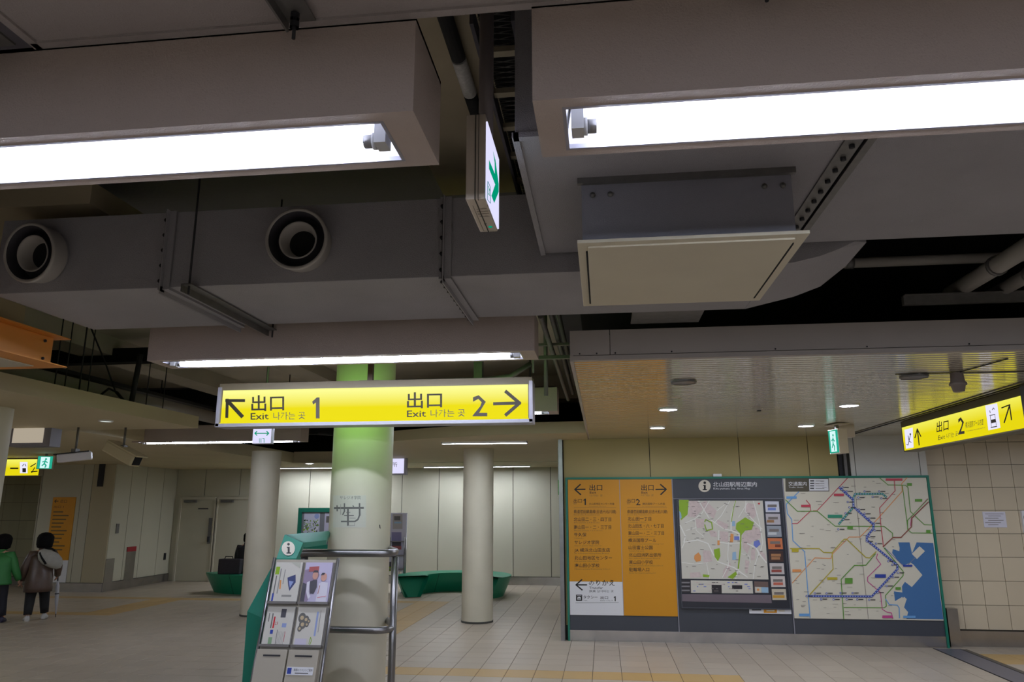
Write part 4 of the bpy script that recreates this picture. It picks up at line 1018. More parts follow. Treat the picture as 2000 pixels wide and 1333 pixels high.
f.poly([(48, 118), (205, 120), (208, 214), (50, 214)], c_hd); f.poly([(205, 122), (346, 122), (350, 212), (208, 212)], mat('legend frame', (70, 66, 56), .5), 0); f.poly([(210, 127), (341, 127), (345, 207), (213, 207)], m_white, 1)
f.text('交通案内', 70, 172, 195, 26, m_white, 1, .006); f.text('Traffic Guide', 72, 189, 172, 10, m_white, 1)
for k in range(4): f.rect(218, 136 + k * 17, 245, 144 + k * 17, m_inkd, 2); f.rect(255, 139 + k * 17, 315, 142 + k * 17, c_tx, 2)
f.line([(518, 116), (617, 1085)], 4, mat('fold line', (150, 140, 130), .5), 1)
L_ = [([(475, 120), (265, 345), (240, 345)], c_r, 5), ([(190, 272), (218, 305), (222, 345), (130, 433), (95, 433)], c_r, 5), ([(50, 270), (130, 348), (268, 348), (388, 450), (725, 452), (782, 498), (782, 528)], c_g, 5),
      ([(140, 215), (55, 300), (62, 365), (92, 405), (100, 550), (180, 625), (218, 1078)], c_b, 6), ([(82, 604), (280, 604), (310, 630), (368, 632)], c_y, 6), ([(215, 920), (375, 745), (368, 632), (450, 540), (468, 540), (600, 665), (625, 668), (670, 625)], c_y, 6),
      ([(96, 840), (250, 668), (360, 672), (372, 640), (485, 525), (560, 525), (630, 455), (690, 390), (850, 210), (845, 160), (885, 115)], c_o, 5), ([(685, 112), (752, 168), (870, 170), (888, 185), (905, 350), (1000, 440), (1050, 442)], c_g, 5), ([(1025, 265), (885, 410), (886, 475), (915, 497), (1055, 498)], c_g, 5), ([(850, 170), (888, 470)], c_g, 5),
      ([(795, 140), (800, 208), (694, 325), (700, 420), (720, 590)], c_r, 5), ([(1028, 285), (915, 395), (912, 455), (840, 528), (785, 528), (718, 592)], c_br, 8), ([(1022, 262), (912, 385), (905, 450)], c_m, 4), ([(680, 640), (672, 670), (702, 712), (612, 800), (612, 830), (700, 905), (712, 1020), (745, 1040), (775, 1045), (785, 1085)], c_m, 5),
      ([(665, 640), (600, 718), (520, 720), (430, 815), (448, 1085)], c_g, 6), ([(725, 600), (855, 760), (855, 790), (735, 925), (740, 1000), (725, 1010), (450, 1008)], c_g, 6), ([(735, 950), (760, 988), (815, 992), (828, 1010), (830, 1080)], c_b, 6), ([(730, 600), (860, 725)], c_n, 3)]
for i, (P_, m, wd) in enumerate(L_): f.line(P_, wd, m, 2 + (i % 3))
c_pl = mat('pale navy', (150, 164, 210), .5)
for P_, m in (([(418, 185), (512, 270), (515, 318), (652, 440), (650, 468), (606, 520), (606, 545), (815, 718), (815, 745), (640, 932), (208, 930)], c_n), ([(738, 250), (712, 228), (525, 230), (514, 255), (514, 320), (415, 435)], c_t)):
    f.line(P_, 14, m, 5); f.line(P_, 8, c_pl, 6, dash=9)
for x, y, wd, h, m in [(55, 246, 70, 16, c_b), (380, 228, 68, 16, c_r), (156, 304, 62, 16, c_r), (338, 372, 100, 22, c_t), (472, 452, 38, 20, c_g), (735, 124, 114, 15, c_r), (882, 155, 32, 20, c_g), (935, 265, 50, 17, c_g), (1012, 476, 30, 22, c_g), (92, 604, 46, 24, c_y), (96, 746, 60, 18, c_o), (334, 800, 70, 18, c_y), (456, 806, 52, 38, c_g), (662, 780, 74, 24, c_n), (802, 868, 36, 18, c_g), (142, 1050, 70, 18, c_b), (712, 1062, 70, 18, c_m), (855, 1064, 84, 16, c_b), (855, 715, 62, 14, c_n)]:
    f.rect(x, y, x + wd, y + h, m, 7)
for x, y in [(440, 185), (468, 212), (475, 285), (486, 322), (552, 336), (590, 365), (622, 395), (655, 430), (660, 480), (622, 522), (606, 555), (668, 570), (752, 690), (780, 715), (820, 770), (785, 800), (742, 860), (680, 905), (250, 910), (330, 910), (425, 908), (508, 908), (292, 950), (378, 952), (468, 952), (540, 952), (622, 955), (548, 254), (590, 212), (645, 250), (690, 212), (704, 260), (460, 362), (445, 405), (410, 472), (193, 930)]:
    f.disc(x, y, 7, c_n, 7); f.disc(x, y, 3.5, m_white, 8); f.rect(x + 10, y - 3, x + 42, y + 3, m_inkd, 7)
for i in range(110):
    x = random.uniform(100, 800); y = random.uniform(140, 1060); f.rect(x, y, x + random.uniform(12, 40), y + 2.2, c_tx, 6)
f.build('map_print', pr)
B('name_tag', (1.60, 1.72, YI - .02, YI + .05, 2.296, 2.335), m_white, t)

# notices and meter on the tiled wall
a = at(1918, 1000, Y=11.43); b = at(1967, 1031, Y=11.43)
t = thing('notice', 'white paper notice taped to the tiled wall', 'notice', (a.x, 11.43, b.z)); B('sheet', (a.x, b.x, 11.424, 11.429, b.z, a.z), mat('notice paper', (216, 214, 226), .6), t)
f = Flat(on_y(11.424), (0, -1, 0), .001)
for k in range(6): f.rect(1924 + (k % 2) * 6, 1004 + k * 4.2, 1960 - (k % 3) * 5, 1005 + k * 4.2, c_tx)
f.build('print', t)
a = at(1992, 998, Y=11.43)
t = thing('wall_gauge', 'white box with a black dial at the right edge', 'gauge', (a.x + .1, 11.43, a.z - .1)); B('housing', (a.x, a.x + .3, 11.39, 11.43, a.z - .3, a.z), m_white, t)
bm = bmesh.new(); lathe(bm, [(0, 11.375), (.07, 11.375), (.075, 11.39)], 24, 'Y', (a.x + .09, 0, a.z - .1)); obj('dial', bm, m_ink, t)
# yellow list on the left return wall
a = at(105, 972, Y=16.3); b = at(135, 1095, Y=16.3)
t = thing('exit_list', 'amber exit list poster on the far left wall end', 'poster', (a.x, 16.3, b.z)); B('panel', (a.x, a.x + .58, 16.285, 16.298, b.z, a.z), m_amber, t)
f = Flat(plane((a.x, 16.285, a.z), (1, 0, 0), (0, 0, 1)), (0, -1, 0), .001); f.arrow(.14, .09, .05, .09, .015, .05, m_ink); f.text('出口', .2, .12, .36, .07, m_ink); f.text('出口 1', .05, .24, .3, .05, m_ink)
for k in range(11): f.rect(.05, .32 + k * .085, .3 + .05 * (k * 7 % 4), .35 + k * .085, m_ink2)
f.build('lettering', t); B('lower_panel', (a.x, a.x + .58, 16.285, 16.298, .2, b.z), m_white, t)

# =================================================================== CEILING FITTINGS
for i, (px, py, lab) in enumerate([(1305, 799, 'lit round downlight, left one of the front lit pair'), (1284, 835, 'lit round downlight at far left of the slatted ceiling'), (1658, 791, 'lit round downlight, right one of the front lit pair'), (1574, 831, 'lit round downlight beside the green exit sign')]):
    p = at(px, py, Z=2.87); t = thing('downlight', lab, 'ceiling light', (p.x, p.y, 2.87))
    bm = bmesh.new(); lathe(bm, [(.088, 2.856), (.1, 2.852), (.104, 2.862), (.104, 2.875)], 32, 'Z', (p.x, p.y, 0)); obj('trim_ring', bm, m_refl, t)
    bm = bmesh.new(); lathe(bm, [(0, 2.860), (.09, 2.860)], 32, 'Z', (p.x, p.y, 0)); obj('lens', bm, emit('downlight lens', (232, 238, 255), DOWN), t)
for i, (px, py, lab) in enumerate([(1335, 745, 'unlit round downlight at left of the slatted ceiling'), (1785, 734, 'unlit round downlight above the yellow reflection')]):
    p = at(px, py, Z=2.87); t = thing('downlight', lab, 'ceiling light', (p.x, p.y, 2.87))
    bm = bmesh.new(); lathe(bm, [(.085, 2.862), (.1, 2.85), (.106, 2.858), (.106, 2.875)], 32, 'Z', (p.x, p.y, 0)); obj('trim_ring', bm, m_metal, t)
    bm = bmesh.new(); lathe(bm, [(0, 2.866), (.05, 2.866), (.088, 2.858)], 24, 'Z', (p.x, p.y, 0), smooth=False); obj('reflector_bowl', bm, m_steel, t)
p = at(207, 822, Z=2.85); t = thing('downlight', 'small downlight in the left ceiling', 'ceiling light', (p.x, p.y, 2.85))
bm = bmesh.new(); lathe(bm, [(.06, 2.838), (.075, 2.834), (.08, 2.85)], 24, 'Z', (p.x, p.y, 0)); obj('trim_ring', bm, m_refl, t)
bm = bmesh.new(); lathe(bm, [(0, 2.84), (.06, 2.84)], 24, 'Z', (p.x, p.y, 0)); obj('lens', bm, emit('dim lens', (230, 240, 235), 1.2), t)
for x, y, z, lab in [(-6.75, 16.62, 2.87, 'added small downlight in the back ceiling before the poster stand'), (-5.0, 16.85, 2.87, 'added small downlight in the back ceiling before the leaflet rack'), (4.95, 9.25, 2.87, 'added downlight of the slatted ceiling hidden behind the right exit sign'), (5.4, 7.8, 2.87, 'added downlight of the slatted ceiling beyond the right edge'), (6.8, 9.3, 2.87, 'farthest added lamp of the slatted ceiling beyond the right edge')]:  # downlights added to brighten the posters, the board and the tiled wall
    t = thing('downlight', lab, 'ceiling light', (x, y, z))
    bm = bmesh.new(); lathe(bm, [(.088, z - .014), (.1, z - .018), (.104, z - .008), (.104, z + .005)], 24, 'Z', (x, y, 0)); obj('trim_ring', bm, m_refl, t)
    bm = bmesh.new(); lathe(bm, [(0, z - .01), (.09, z - .01)], 24, 'Z', (x, y, 0)); obj('lens', bm, emit('downlight lens', (232, 238, 255), DOWN), t)
p = at(1322, 776, Z=2.87); bm = bmesh.new(); lathe(bm, [(0, 2.862), (.05, 2.863), (.055, 2.871)], 24, 'Z', (p.x, p.y, 0)); tag(obj('ceiling_disc', bm, m_soffit), 'small flat disc on the slatted ceiling between two downlights', 'fitting')
p = at(1480, 798, Z=2.87); t = thing('smoke_detector', 'small smoke detector in the middle of the slatted ceiling', 'detector', (p.x, p.y, 2.87)); bm = bmesh.new(); lathe(bm, [(0, 2.845), (.03, 2.846), (.05, 2.86), (.055, 2.87)], 20, 'Z', (p.x, p.y, 0)); obj('body', bm, m_fascia, t); B('sensor', (p.x - .01, p.x + .025, p.y - .03, p.y + .0, 2.835, 2.847), m_dark, t)
p = at(1868, 728, Z=2.87); t = thing('ceiling_speaker', 'grey horn-shaped fitting on a cross-shaped base in the yellow reflection', 'loudspeaker', (p.x, p.y, 2.87))
bm = bmesh.new(); lathe(bm, [(.045, 2.868), (.05, 2.80), (.062, 2.785), (.062, 2.77), (.05, 2.765), (.04, 2.72), (.0, 2.715)], 24, 'Z', (p.x, p.y, 0)); obj('body', bm, mat('speaker grey', (128, 116, 108), .5), t)
bm = bmesh.new(); tube(bm, [(p.x - .45, p.y + .0, 2.866), (p.x + .6, p.y - .0, 2.866)], .004, 6); tube(bm, [(p.x, p.y, 2.866), (p.x + .1, p.y - .55, 2.866)], .004, 6); obj('surface_wire', bm, m_joint, t)


def cctv(px, py, Y, az, tilt, L, label, m, topz=2.85, sc=1.0):
    p = at(px, py, Y=Y)
    t = thing('security_camera', label, 'security camera', p)
    o_ = []
    bm = bmesh.new(); box(bm, -.055, .055, -L / 2, L / 2, -.05, .045); o_.append(obj('housing', bm, m, t, bevel=.012))
    bm = bmesh.new(); box(bm, -.062, .062, -L / 2 - .03, L / 2 - .02, .045, .055); o_.append(obj('sun_hood', bm, m_dark if m is not m_beige else m, t))
    bm = bmesh.new(); box(bm, -.04, .04, -L / 2 - .004, -L / 2, -.035, .035); o_.append(obj('window', bm, m_black, t))
    for o in o_: o.matrix_parent_inverse = Matrix(); o.rotation_euler = (tilt, 0, az); o.scale = (sc, sc, sc)
    bm = bmesh.new(); tube(bm, [(0, 0, .05), (0, 0, topz - p.z)], .014, 10); box(bm, -.03, .03, -.04, .04, .05, .1); o = obj('stem', bm, m_metal, t); o.matrix_parent_inverse = Matrix()


cctv(146, 893, 8.6, math.radians(-62), math.radians(8), .36, 'white security camera pointing left under the left ceiling', mat('white camera shell', (224, 220, 230), .4), sc=1.05)
cctv(240, 886, 8.7, math.radians(80), math.radians(24), .34, 'beige security camera pointing at the viewer under the left ceiling', m_beige, sc=1.5)

# =================================================================== COLUMN POSTER
CX, CY, CR = -2.1, 6.37, .262


def curve_fn(px, py):
    d = (at(px, py, Y=6.0) - Vector((0, 0, H))); o = Vector((0, 0, H))
    dx, dy = d.x, d.y; r = CR
    a = dx * dx + dy * dy; b = -2 * (dx * CX + dy * CY); c = CX * CX + CY * CY - r * r
    q = b * b - 4 * a * c
    tt = (-b - math.sqrt(max(q, 0))) / (2 * a)
    return o + d * tt


class Curved(Flat):
    def p(self, x, y, l=0):
        q = self.fn(x, y); n = Vector((q.x - CX, q.y - CY, 0)).normalized(); return q + n * (.0022 + l * .0012)


f = Curved(curve_fn, (0, -1, 0)); cp = mat('poster film', (200, 198, 184), .35)
t = thing('wall_map_poster', 'pale street map sheet stuck on the column behind the stand', 'poster', (CX, CY - CR, 1.7))
for k in range(20):
    x = 651 + k * 3.2; f.rect(x, 968, x + 3.25, 1031, cp)
f.build('sheet', t)
f = Curved(curve_fn, (0, -1, 0)); gi = mat('poster grey ink', (104, 102, 98), .5); gl = mat('poster pale ink', (150, 148, 142), .5)
Cp = lambda zx, zy: (540 + zx * .15752, 960 + zy * .15752)
def cl(P_, wd, m, l=1):
    q = []
    for (a0, b0), (a1, b1) in zip(P_, P_[1:]):
        for k in range(12): q.append((a0 + (a1 - a0) * k / 12, b0 + (b1 - b0) * k / 12))
    q.append(P_[-1]); f.line([Cp(*v) for v in q], wd, m, l)
cl([(725, 210), (1075, 208)], 4, gi); cl([(755, 180), (757, 245)], 2.5, gi); cl([(845, 155), (845, 250), (825, 290)], 2.5, gi); cl([(1030, 155), (1030, 300), (1010, 350), (975, 375)], 3, gi); cl([(888, 225), (888, 425)], 3.5, gi); cl([(808, 375), (975, 375)], 3, gi); cl([(845, 303), (957, 303)], 2, gi)
cl([(800, 165), (800, 290)], 1, gl); cl([(870, 265), (915, 262)], 1.2, gi); cl([(950, 180), (960, 200)], 2, gi); cl([(885, 428), (970, 428), (968, 395)], 1, gl); cl([(1045, 220), (1045, 300)], 1, gl); cl([(910, 335), (980, 335)], 1.2, gl)
x0_, y0_ = Cp(790, 100); x1_, _ = Cp(1045, 100); f.text('サレジオ学院', x0_, y0_, x1_, 6.5, gi, 1)
f.build('map_print', t)
f = Curved(curve_fn, (0, -1, 0)); f.poly([(740, 1025), (742, 1026), (743, 1034), (741, 1032)], m_dark); f.build('tape_mark', t)

# =================================================================== GUARD RAIL
t = thing('guard_rail', 'stainless steel tube rail around the column behind the stand', 'railing', (-1.69, 6, 0))
bm = bmesh.new(); arc = [(-1.80 + .11 * math.sin(a), 6.0 - .10 * math.cos(a) + .0) for a in [i * PI / 2 / 6 for i in range(7)]]
tube(bm, [(-2.42, 5.9, 1.497), (-2.1, 5.9, 1.5)] + [(x, y, 1.5) for x, y in arc] + [(-1.72, 6.16, 1.5), (-1.95, 6.66, 1.5)], .030, 14); obj('top_rail', bm, m_steel, t)
bm = bmesh.new(); tube(bm, [(-2.42, 5.9, .925), (-2.1, 5.9, .925)] + [(x, y, .925) for x, y in arc] + [(-1.72, 6.16, .925), (-1.95, 6.66, .925)], .026, 14); obj('lower_rail', bm, m_steel, t)
for (x, y) in ((-1.68, 6.02), (-1.95, 6.68), (-2.40, 5.92)):
    bm = bmesh.new(); tube(bm, [(x, y, 0), (x, y, 1.47)], .029, 14); obj('post', bm, m_steel, t)

# =================================================================== INFORMATION STAND
t = thing('information_stand', 'green bent-frame leaflet stand with a white i badge in front of the column', 'stand', (-2.1, 5.2, 0))
path = [(4.95, 0.0), (4.99, 1.17), (5.41, 1.50), (5.53, 1.655), (6.08, 1.655)]
def band(bm, xa, xb, path, th):
    n = len(path); P_ = [Vector(p) for p in path]; off = []
    for i in range(n):
        d = (P_[min(i + 1, n - 1)] - P_[max(i - 1, 0)]).normalized(); off.append(P_[i] + Vector((d.y, -d.x)) * th)
    rings = [[(xa, P_[i].x, P_[i].y), (xb, P_[i].x, P_[i].y), (xb, off[i].x, off[i].y), (xa, off[i].x, off[i].y)] for i in range(n)]
    loft(bm, rings, smooth=False)
# green arch: leg, slanted face, top plate
bm = bmesh.new()
# front outline points of the slanted panel taken at their depths
ka = at(483, 1195, Y=5.11); kb = at(540, 1091, Y=5.21); kc = at(556, 1045, Y=5.36); kd = at(592, 1061, Y=5.31); ke = at(579, 1091, Y=5.21)
rows = [(Vector((ka.x, 5.11, 0)), Vector((-2.18, 5.11, 0))), (ka, Vector((-2.18, 5.11, ka.z - .1))), (kb, ke), (kc, kd)]
rings = [[tuple(a_), tuple(b_), (b_.x, b_.y + .05, b_.z), (a_.x, a_.y + .05, a_.z)] for a_, b_ in rows]
loft(bm, rings, smooth=False); obj('arch_leg', bm, m_teal, t)
bm = bmesh.new(); loft(bm, [[tuple(kc), tuple(kd), (kd.x, kd.y + .03, kd.z - .035), (kc.x, kc.y + .03, kc.z - .035)], [(kc.x, 6.3, kc.z), (kd.x, kd.y * 1.087, kd.z), (kd.x, kd.y * 1.087, kd.z - .035), (kc.x, 6.3, kc.z - .035)]], smooth=False); obj('arch_top', bm, m_teal, t)
def slant(px, py):
    # the slanted green face: plane through three of its points
    A, B_, C_ = kb, ke, kd; n = (B_ - A).cross(C_ - A).normalized(); o = Vector((0, 0, H)); d = at(px, py, Y=5) - o
    return o + d * ((A - o).dot(n) / d.dot(n))
A, B_, C_ = kb, ke, kd; nn = (B_ - A).cross(C_ - A).normalized()
if nn.y > 0: nn = -nn
f = Flat(slant, nn, .006); f.disc(563.5, 1073, 13, cw, 0, 14); f.disc(564, 1065, 2.6, m_ink, 1); f.rect(560.5, 1070, 566, 1072, m_ink, 1); f.rect(562.5, 1070, 566.3, 1082, m_ink, 1); f.rect(560, 1081, 569, 1083.5, m_ink, 1); f.build('i_badge', t)
# leaning rack
def rackpt(px, py):
    # rack plane leans back: y = 4.93 at z .75, 5.15 at z 1.5
    k = (5.15 - 4.93) / (1.5 - .75); n = Vector((0, -1, k)).normalized(); o = Vector((0, 0, H)); q = Vector((-2, 5.15, 1.5)); d = at(px, py, Y=5) - o
    return o + d * ((q - o).dot(n) / d.dot(n))
kk = (5.15 - 4.93) / .75; rn = Vector((0, -1, kk)).normalized(); ru = Vector((0, kk, 1)).normalized()
def slab_px(name, px0, py0, px1, py1, d0, d1, m, parent=None, bevel=0):
    """board lying in the rack plane: corners from two opposite pixel corners, thickness from d0 to d1 along the normal"""
    a = rackpt(px0, py0); b = rackpt(px1, py1); c0 = Vector((a.x, b.y, b.z)); c1 = Vector((b.x, a.y, a.z))
    q = [a, c1, b, c0]
    bm = bmesh.new(); loft(bm, [[v + rn * d0 for v in q], [v + rn * d1 for v in q]], smooth=False); return obj(name, bm, m, parent, bevel=bevel)
def X_at(px, py): return rackpt(px, py)
top = rackpt(597, 1092); s0 = lambda z: Vector((0, 5.15 + (z - 1.5) * kk, z))
m_rack = mat('cream rack enamel', (176, 168, 152), .45); m_holder = mat('clear smoky holder', (120, 116, 112), .2)
XL, XM, XR = -2.295, -2.075, -1.855
def rs(name, xa, xb, za, zb, d0, d1, m, parent=t, bevel=0):
    q = [Vector((xa, 0, 0)) + s0(za), Vector((xb, 0, 0)) + s0(za), Vector((xb, 0, 0)) + s0(zb), Vector((xa, 0, 0)) + s0(zb)]
    bm = bmesh.new(); loft(bm, [[v + rn * d0 for v in q], [v + rn * d1 for v in q]], smooth=False); return obj(name, bm, m, parent, bevel=bevel)
rs('rack_back', XL, XR, .15, 1.5, -.02, -.005, m_rack)
for xx in (XL - .012, XR + .012):
    bm = bmesh.new(); a = Vector((xx, 0, 0)) + s0(0.02); b = Vector((xx, 0, 0)) + s0(1.51); tube(bm, [a, b], .011, 10); obj('side_rail', bm, m_steel, t)
ztop, z1_, z2_, z3_ = 1.49, 1.21, .95, .30
for za, zb in ((z1_, ztop), (z2_, z1_ - .005)):
    for xa, xb in ((XL + .005, XM - .006), (XM + .006, XR - .005)):
        hp = rs('leaflet_pocket', xa, xb, za, zb - .01, 0, .006, m_holder)
        rs('pocket_lip', xa, xb, za, za + .015, .006, .04, m_holder, hp)
for xa, xb in ((XL + .005, XM - .008), (XM + .002, XR - .012)):
    dr = rs('collection_box', xa, xb, .3, .935, 0, .045, m_rack, bevel=.004); rs('slot', xa + .05, xb - .04, .893, .903, .046, .048, m_dark, dr)
dr_ = rs('box_label', XM + .012, XR - .03, .79, .835, .046, .049, m_white)
f = Flat(lambda x, y: Vector((x, 0, 0)) + s0(y), rn, .051); f.bm.free(); f = Flat(lambda x, y: Vector((x, 0, 0)) + s0(.8 - y), rn, .050)
f.text('季節のイベントご案内', XM + .06, -.012, XR - .035, .014, m_ink); f.rect(XM + .07, -.003, XR - .06, .002, m_inkd); f.rect(XM + .017, -.03, XM + .045, .005, c_n); f.build('label_print', t)
# leaflets (things standing in the pockets)
def leaflet(xa, xb, za, zb, m, label):
    tt = thing('leaflet', label, 'leaflet', Vector(((xa + xb) / 2, 0, 0)) + s0(za), 0)
    rs('sheet', xa, xb, za + .004, zb - .012, .010, .018, m, tt); return tt
def lp(xa, za, zb):
    return Flat(lambda u, v: Vector((xa + u, 0, 0)) + s0(zb - .012 - v), rn, .0185)
pap = mat('leaflet paper', (212, 208, 198), .4)
a_, b_ = XL + .015, XM - .012
l1 = leaflet(a_, b_, z1_, ztop, pap, 'pale leaflet with a dark blue cap picture, upper left pocket'); f = lp(a_, z1_, ztop)
f.rect(.006, .03, .035, .08, c_gr); f.poly([(.10, .10), (.155, .08), (.165, .13), (.13, .185), (.115, .15)], mat('cap navy', (60, 68, 110), .5)); f.poly([(.115, .12), (.15, .125), (.13, .165)], c_pl, 1); f.line([(.045, .045), (.045, .2)], .008, gl); f.line([(.075, .05), (.075, .14)], .006, gl); f.line([(.055, .12), (.06, .17)], .01, c_or); f.rect(.012, .2, .024, .25, c_n); f.line([(.02, .09), (.02, .2)], .007, gi); f.rect(.08, .21, .15, .222, gl); f.poly([(.11, .0), (.18, .0), (.18, .04)], mat('page curl', (190, 190, 176), .4), 1); f.build('print', l1)
a_, b_ = XM + .012, XR - .015
l2 = leaflet(a_, b_, z1_, ztop, mat('lilac paper', (196, 188, 214), .4), 'lilac leaflet with two standing figures, upper right pocket'); f = lp(a_, z1_, ztop)
sk = mat('printed skin', (206, 156, 140), .5); dk = mat('printed dark', (74, 72, 80), .5); wj = mat('printed white shirt', (222, 218, 230), .5)
f.poly([(.0, .05), (.08, .03), (.11, .08), (.05, .25), (.0, .255)], mat('printed backdrop', (150, 134, 160), .5)); f.poly([(.03, .03), (.1, .025), (.1, .06), (.03, .06)], mat('printed red', (170, 90, 90), .5), 1)
f.disc(.082, .085, .02, sk, 3, .026); f.poly([(.062, .07), (.07, .052), (.095, .052), (.103, .07), (.095, .066), (.07, .066)], dk, 4); f.poly([(.045, .125), (.075, .115), (.1, .115), (.105, .16), (.09, .2), (.065, .2)], dk, 2); f.poly([(.03, .13), (.05, .12), (.055, .19), (.07, .22), (.055, .235), (.035, .19)], wj, 3); f.poly([(.0, .13), (.028, .14), (.03, .25), (.0, .25)], dk, 2)
f.disc(.145, .095, .021, sk, 3, .026); f.poly([(.12, .085), (.13, .068), (.15, .068), (.145, .08)], dk, 4); f.poly([(.115, .135), (.14, .125), (.18, .13), (.185, .25), (.11, .25)], wj, 2); f.line([(.125, .15), (.12, .2)], .004, mat('printed red', (170, 90, 90)), 4); f.line([(.12, .225), (.18, .215)], .003, c_r, 4); f.build('print', l2)
a_, b_ = XL + .015, XM - .012
l3 = leaflet(a_, b_, z2_, z1_ - .005, pap, 'text leaflet with red figures and small photos, lower left pocket'); f = lp(a_, z2_, z1_ - .005)
f.rect(.10, .012, .135, .065, dk); f.rect(.055, .06, .066, .13, mat('red ink', (200, 40, 50))); f.rect(.04, .04, .048, .13, gi); f.line([(.02, .04), (.02, .09)], .006, gi); f.rect(.045, .14, .065, .165, c_n); f.rect(.042, .185, .068, .235, mat('printed green', (140, 170, 130), .5)); f.line([(.095, .14), (.095, .24)], .004, gi); f.line([(.15, .15), (.15, .21)], .003, c_r); f.rect(.12, .1, .15, .125, c_pl)
f.text('23', .068, .11, .09, .02, mat('red ink', (200, 40, 50)))
for k in range(5): f.line([(.105 + k * .01, .15), (.105 + k * .01, .23)], .002, gl)
f.build('print', l3)
a_, b_ = XM + .012, XR - .015
l4 = leaflet(a_, b_, z2_, z1_ - .005, pap, 'pale leaflet with round grey photos, lower right pocket'); f = lp(a_, z2_, z1_ - .005)
for x, y, r in ((.035, .065, .026), (.065, .075, .02), (.045, .105, .024), (.075, .105, .014), (.03, .13, .016), (.085, .085, .012)): f.disc(x, y, r, gi, 0, r * 1.2); f.disc(x, y, r * .5, mat('printed cream', (196, 176, 140), .5), 1)
f.line([(.14, .03), (.14, .17)], .012, c_pl, 1); f.line([(.16, .02), (.16, .15)], .004, gl, 1); f.line([(.11, .22), (.115, .18), (.125, .2), (.115, .235)], .004, c_gr, 1); f.rect(.01, .19, .09, .24, mat('printed pale violet', (206, 200, 216), .5)); f.build('print', l4)

# =================================================================== BENCHES
def bench(cx, cy, R0, a0, a1, label, n=26, zt=.42, cut=True):
    t = thing('bench', label, 'bench', (cx, cy, 0))
    def sec(a, wt, wb, zb):
        u = Vector((math.cos(a), math.sin(a), 0)); c = Vector((cx, cy, 0)) + u * R0
        return [c - u * wt + Vector((0, 0, zt)), c + u * wt + Vector((0, 0, zt)), c + u * wt + Vector((0, 0, zt - .03)), c + u * wb + Vector((0, 0, zb)), c - u * wb + Vector((0, 0, zb)), c - u * wt + Vector((0, 0, zt - .03))]
    rings = []
    for i in range(n + 1):
        rings.append(sec(a0 + (a1 - a0) * i / n, .34, .17, 0))
    # tapered prow at both ends: top runs further out than the foot
    def prow(a, s):
        tg = Vector((-math.sin(a), math.cos(a), 0)) * s
        b = sec(a, .32, .10, 0); return [b[i] + tg * (.20 if i in (0, 1, 2, 5) else .03) for i in range(6)]
    rings = [prow(a0, -1)] + rings + [prow(a1, 1)]
    bm = bmesh.new(); loft(bm, rings, smooth=False); obj('seat_body', bm, m_green, t, smooth_angle=.5)
    bm = bmesh.new()
    for i in (n // 3, 2 * n // 3):
        s = [v * 1.0 for v in sec(a0 + (a1 - a0) * i / n, .343, .173, .0)]; d = Vector((-math.sin(a0 + (a1 - a0) * i / n), math.cos(a0 + (a1 - a0) * i / n), 0)) * .006
        loft(bm, [[v - d for v in s], [v + d for v in s]], smooth=False)
    obj('segment_joint', bm, mat('bench joint', (10, 70, 52), .6), t)


bench(-3.3, 16.62, .92, math.radians(212), math.radians(-32), 'curved green bench behind the middle column')
bench(-7.75, 17.7, 1.35, math.radians(224), math.radians(322), 'curved green bench with a seated person behind the left column')

# poster stand and leaflet rack by the back wall
a = at(583, 992, Y=17.6)
t = thing('poster_stand', 'green framed poster stand beyond the information stand', 'stand', (a.x, 17.6, 0))
bm = bmesh.new(); box(bm, a.x, a.x + 1.5, 17.6, 17.7, 1.76, 1.86); box(bm, a.x, a.x + .09, 17.6, 17.7, 0, 1.76); box(bm, a.x + 1.41, a.x + 1.5, 17.6, 17.7, 0, 1.76); box(bm, a.x + .09, a.x + 1.41, 17.6, 17.7, .9, 1.0); obj('frame', bm, m_teal, t)
B('backing', (a.x + .09, a.x + 1.41, 17.64, 17.68, 1.0, 1.76), mat('grey backing', (120, 122, 128), .5), t)
f = Flat(plane((a.x, 17.64, 1.86), (1, 0, 0), (0, 0, 1)), (0, -1, 0)); f.rect(.14, .12, .54, .62, mat('poster sky', (196, 196, 214), .5)); f.disc(.46, .2, .06, c_pl, 1)
for i in range(70): x, y = random.uniform(.15, .52), random.uniform(.28, .6); f.disc(x, y, random.uniform(.01, .022), random.choice([c_gr, m_white, mat('leaf dark', (50, 64, 50), .6), mat('leaf green', (110, 140, 70), .6)]), 2)
f.rect(.66, .12, 1.05, .62, mat('poster lilac', (190, 186, 206), .5)); f.rect(.7, .2, .85, .35, gi, 1); f.build('poster_print', t)
a = at(745, 1003, Y=17.0); xr = -4.5
t = thing('leaflet_rack', 'white leaflet rack with posters right of the column', 'rack', (xr, 17, 0))
B('board', (-5.4, xr, 17.0, 17.04, .45, 1.74), mat('lilac white board', (204, 202, 218), .5), t)
f = Flat(on_y(17.0), (0, -1, 0)); f.rect(767, 1005, 786, 1034, mat('flyer grey', (176, 170, 170), .5)); f.rect(770, 1009, 782, 1017, gi, 1); f.rect(770, 1020, 784, 1023, c_lb, 1)
f.rect(765, 1040, 784, 1074, mat('flyer violet', (140, 136, 176), .5)); f.rect(766, 1058, 783, 1067, dk, 1); f.rect(765, 1067, 784, 1074, mat('printed red', (170, 90, 90)), 1); f.rect(754, 1050, 763, 1072, mat('flyer green', (150, 166, 130), .5)); f.rect(753, 1098, 765, 1110, dk, 1); f.rect(756, 1108, 764, 1116, c_gr, 2); f.build('poster_print', t)
for z in (.5, .8, 1.1): B('shelf', (-5.4, xr, 16.88, 17.0, z, z + .02), m_steel, t)
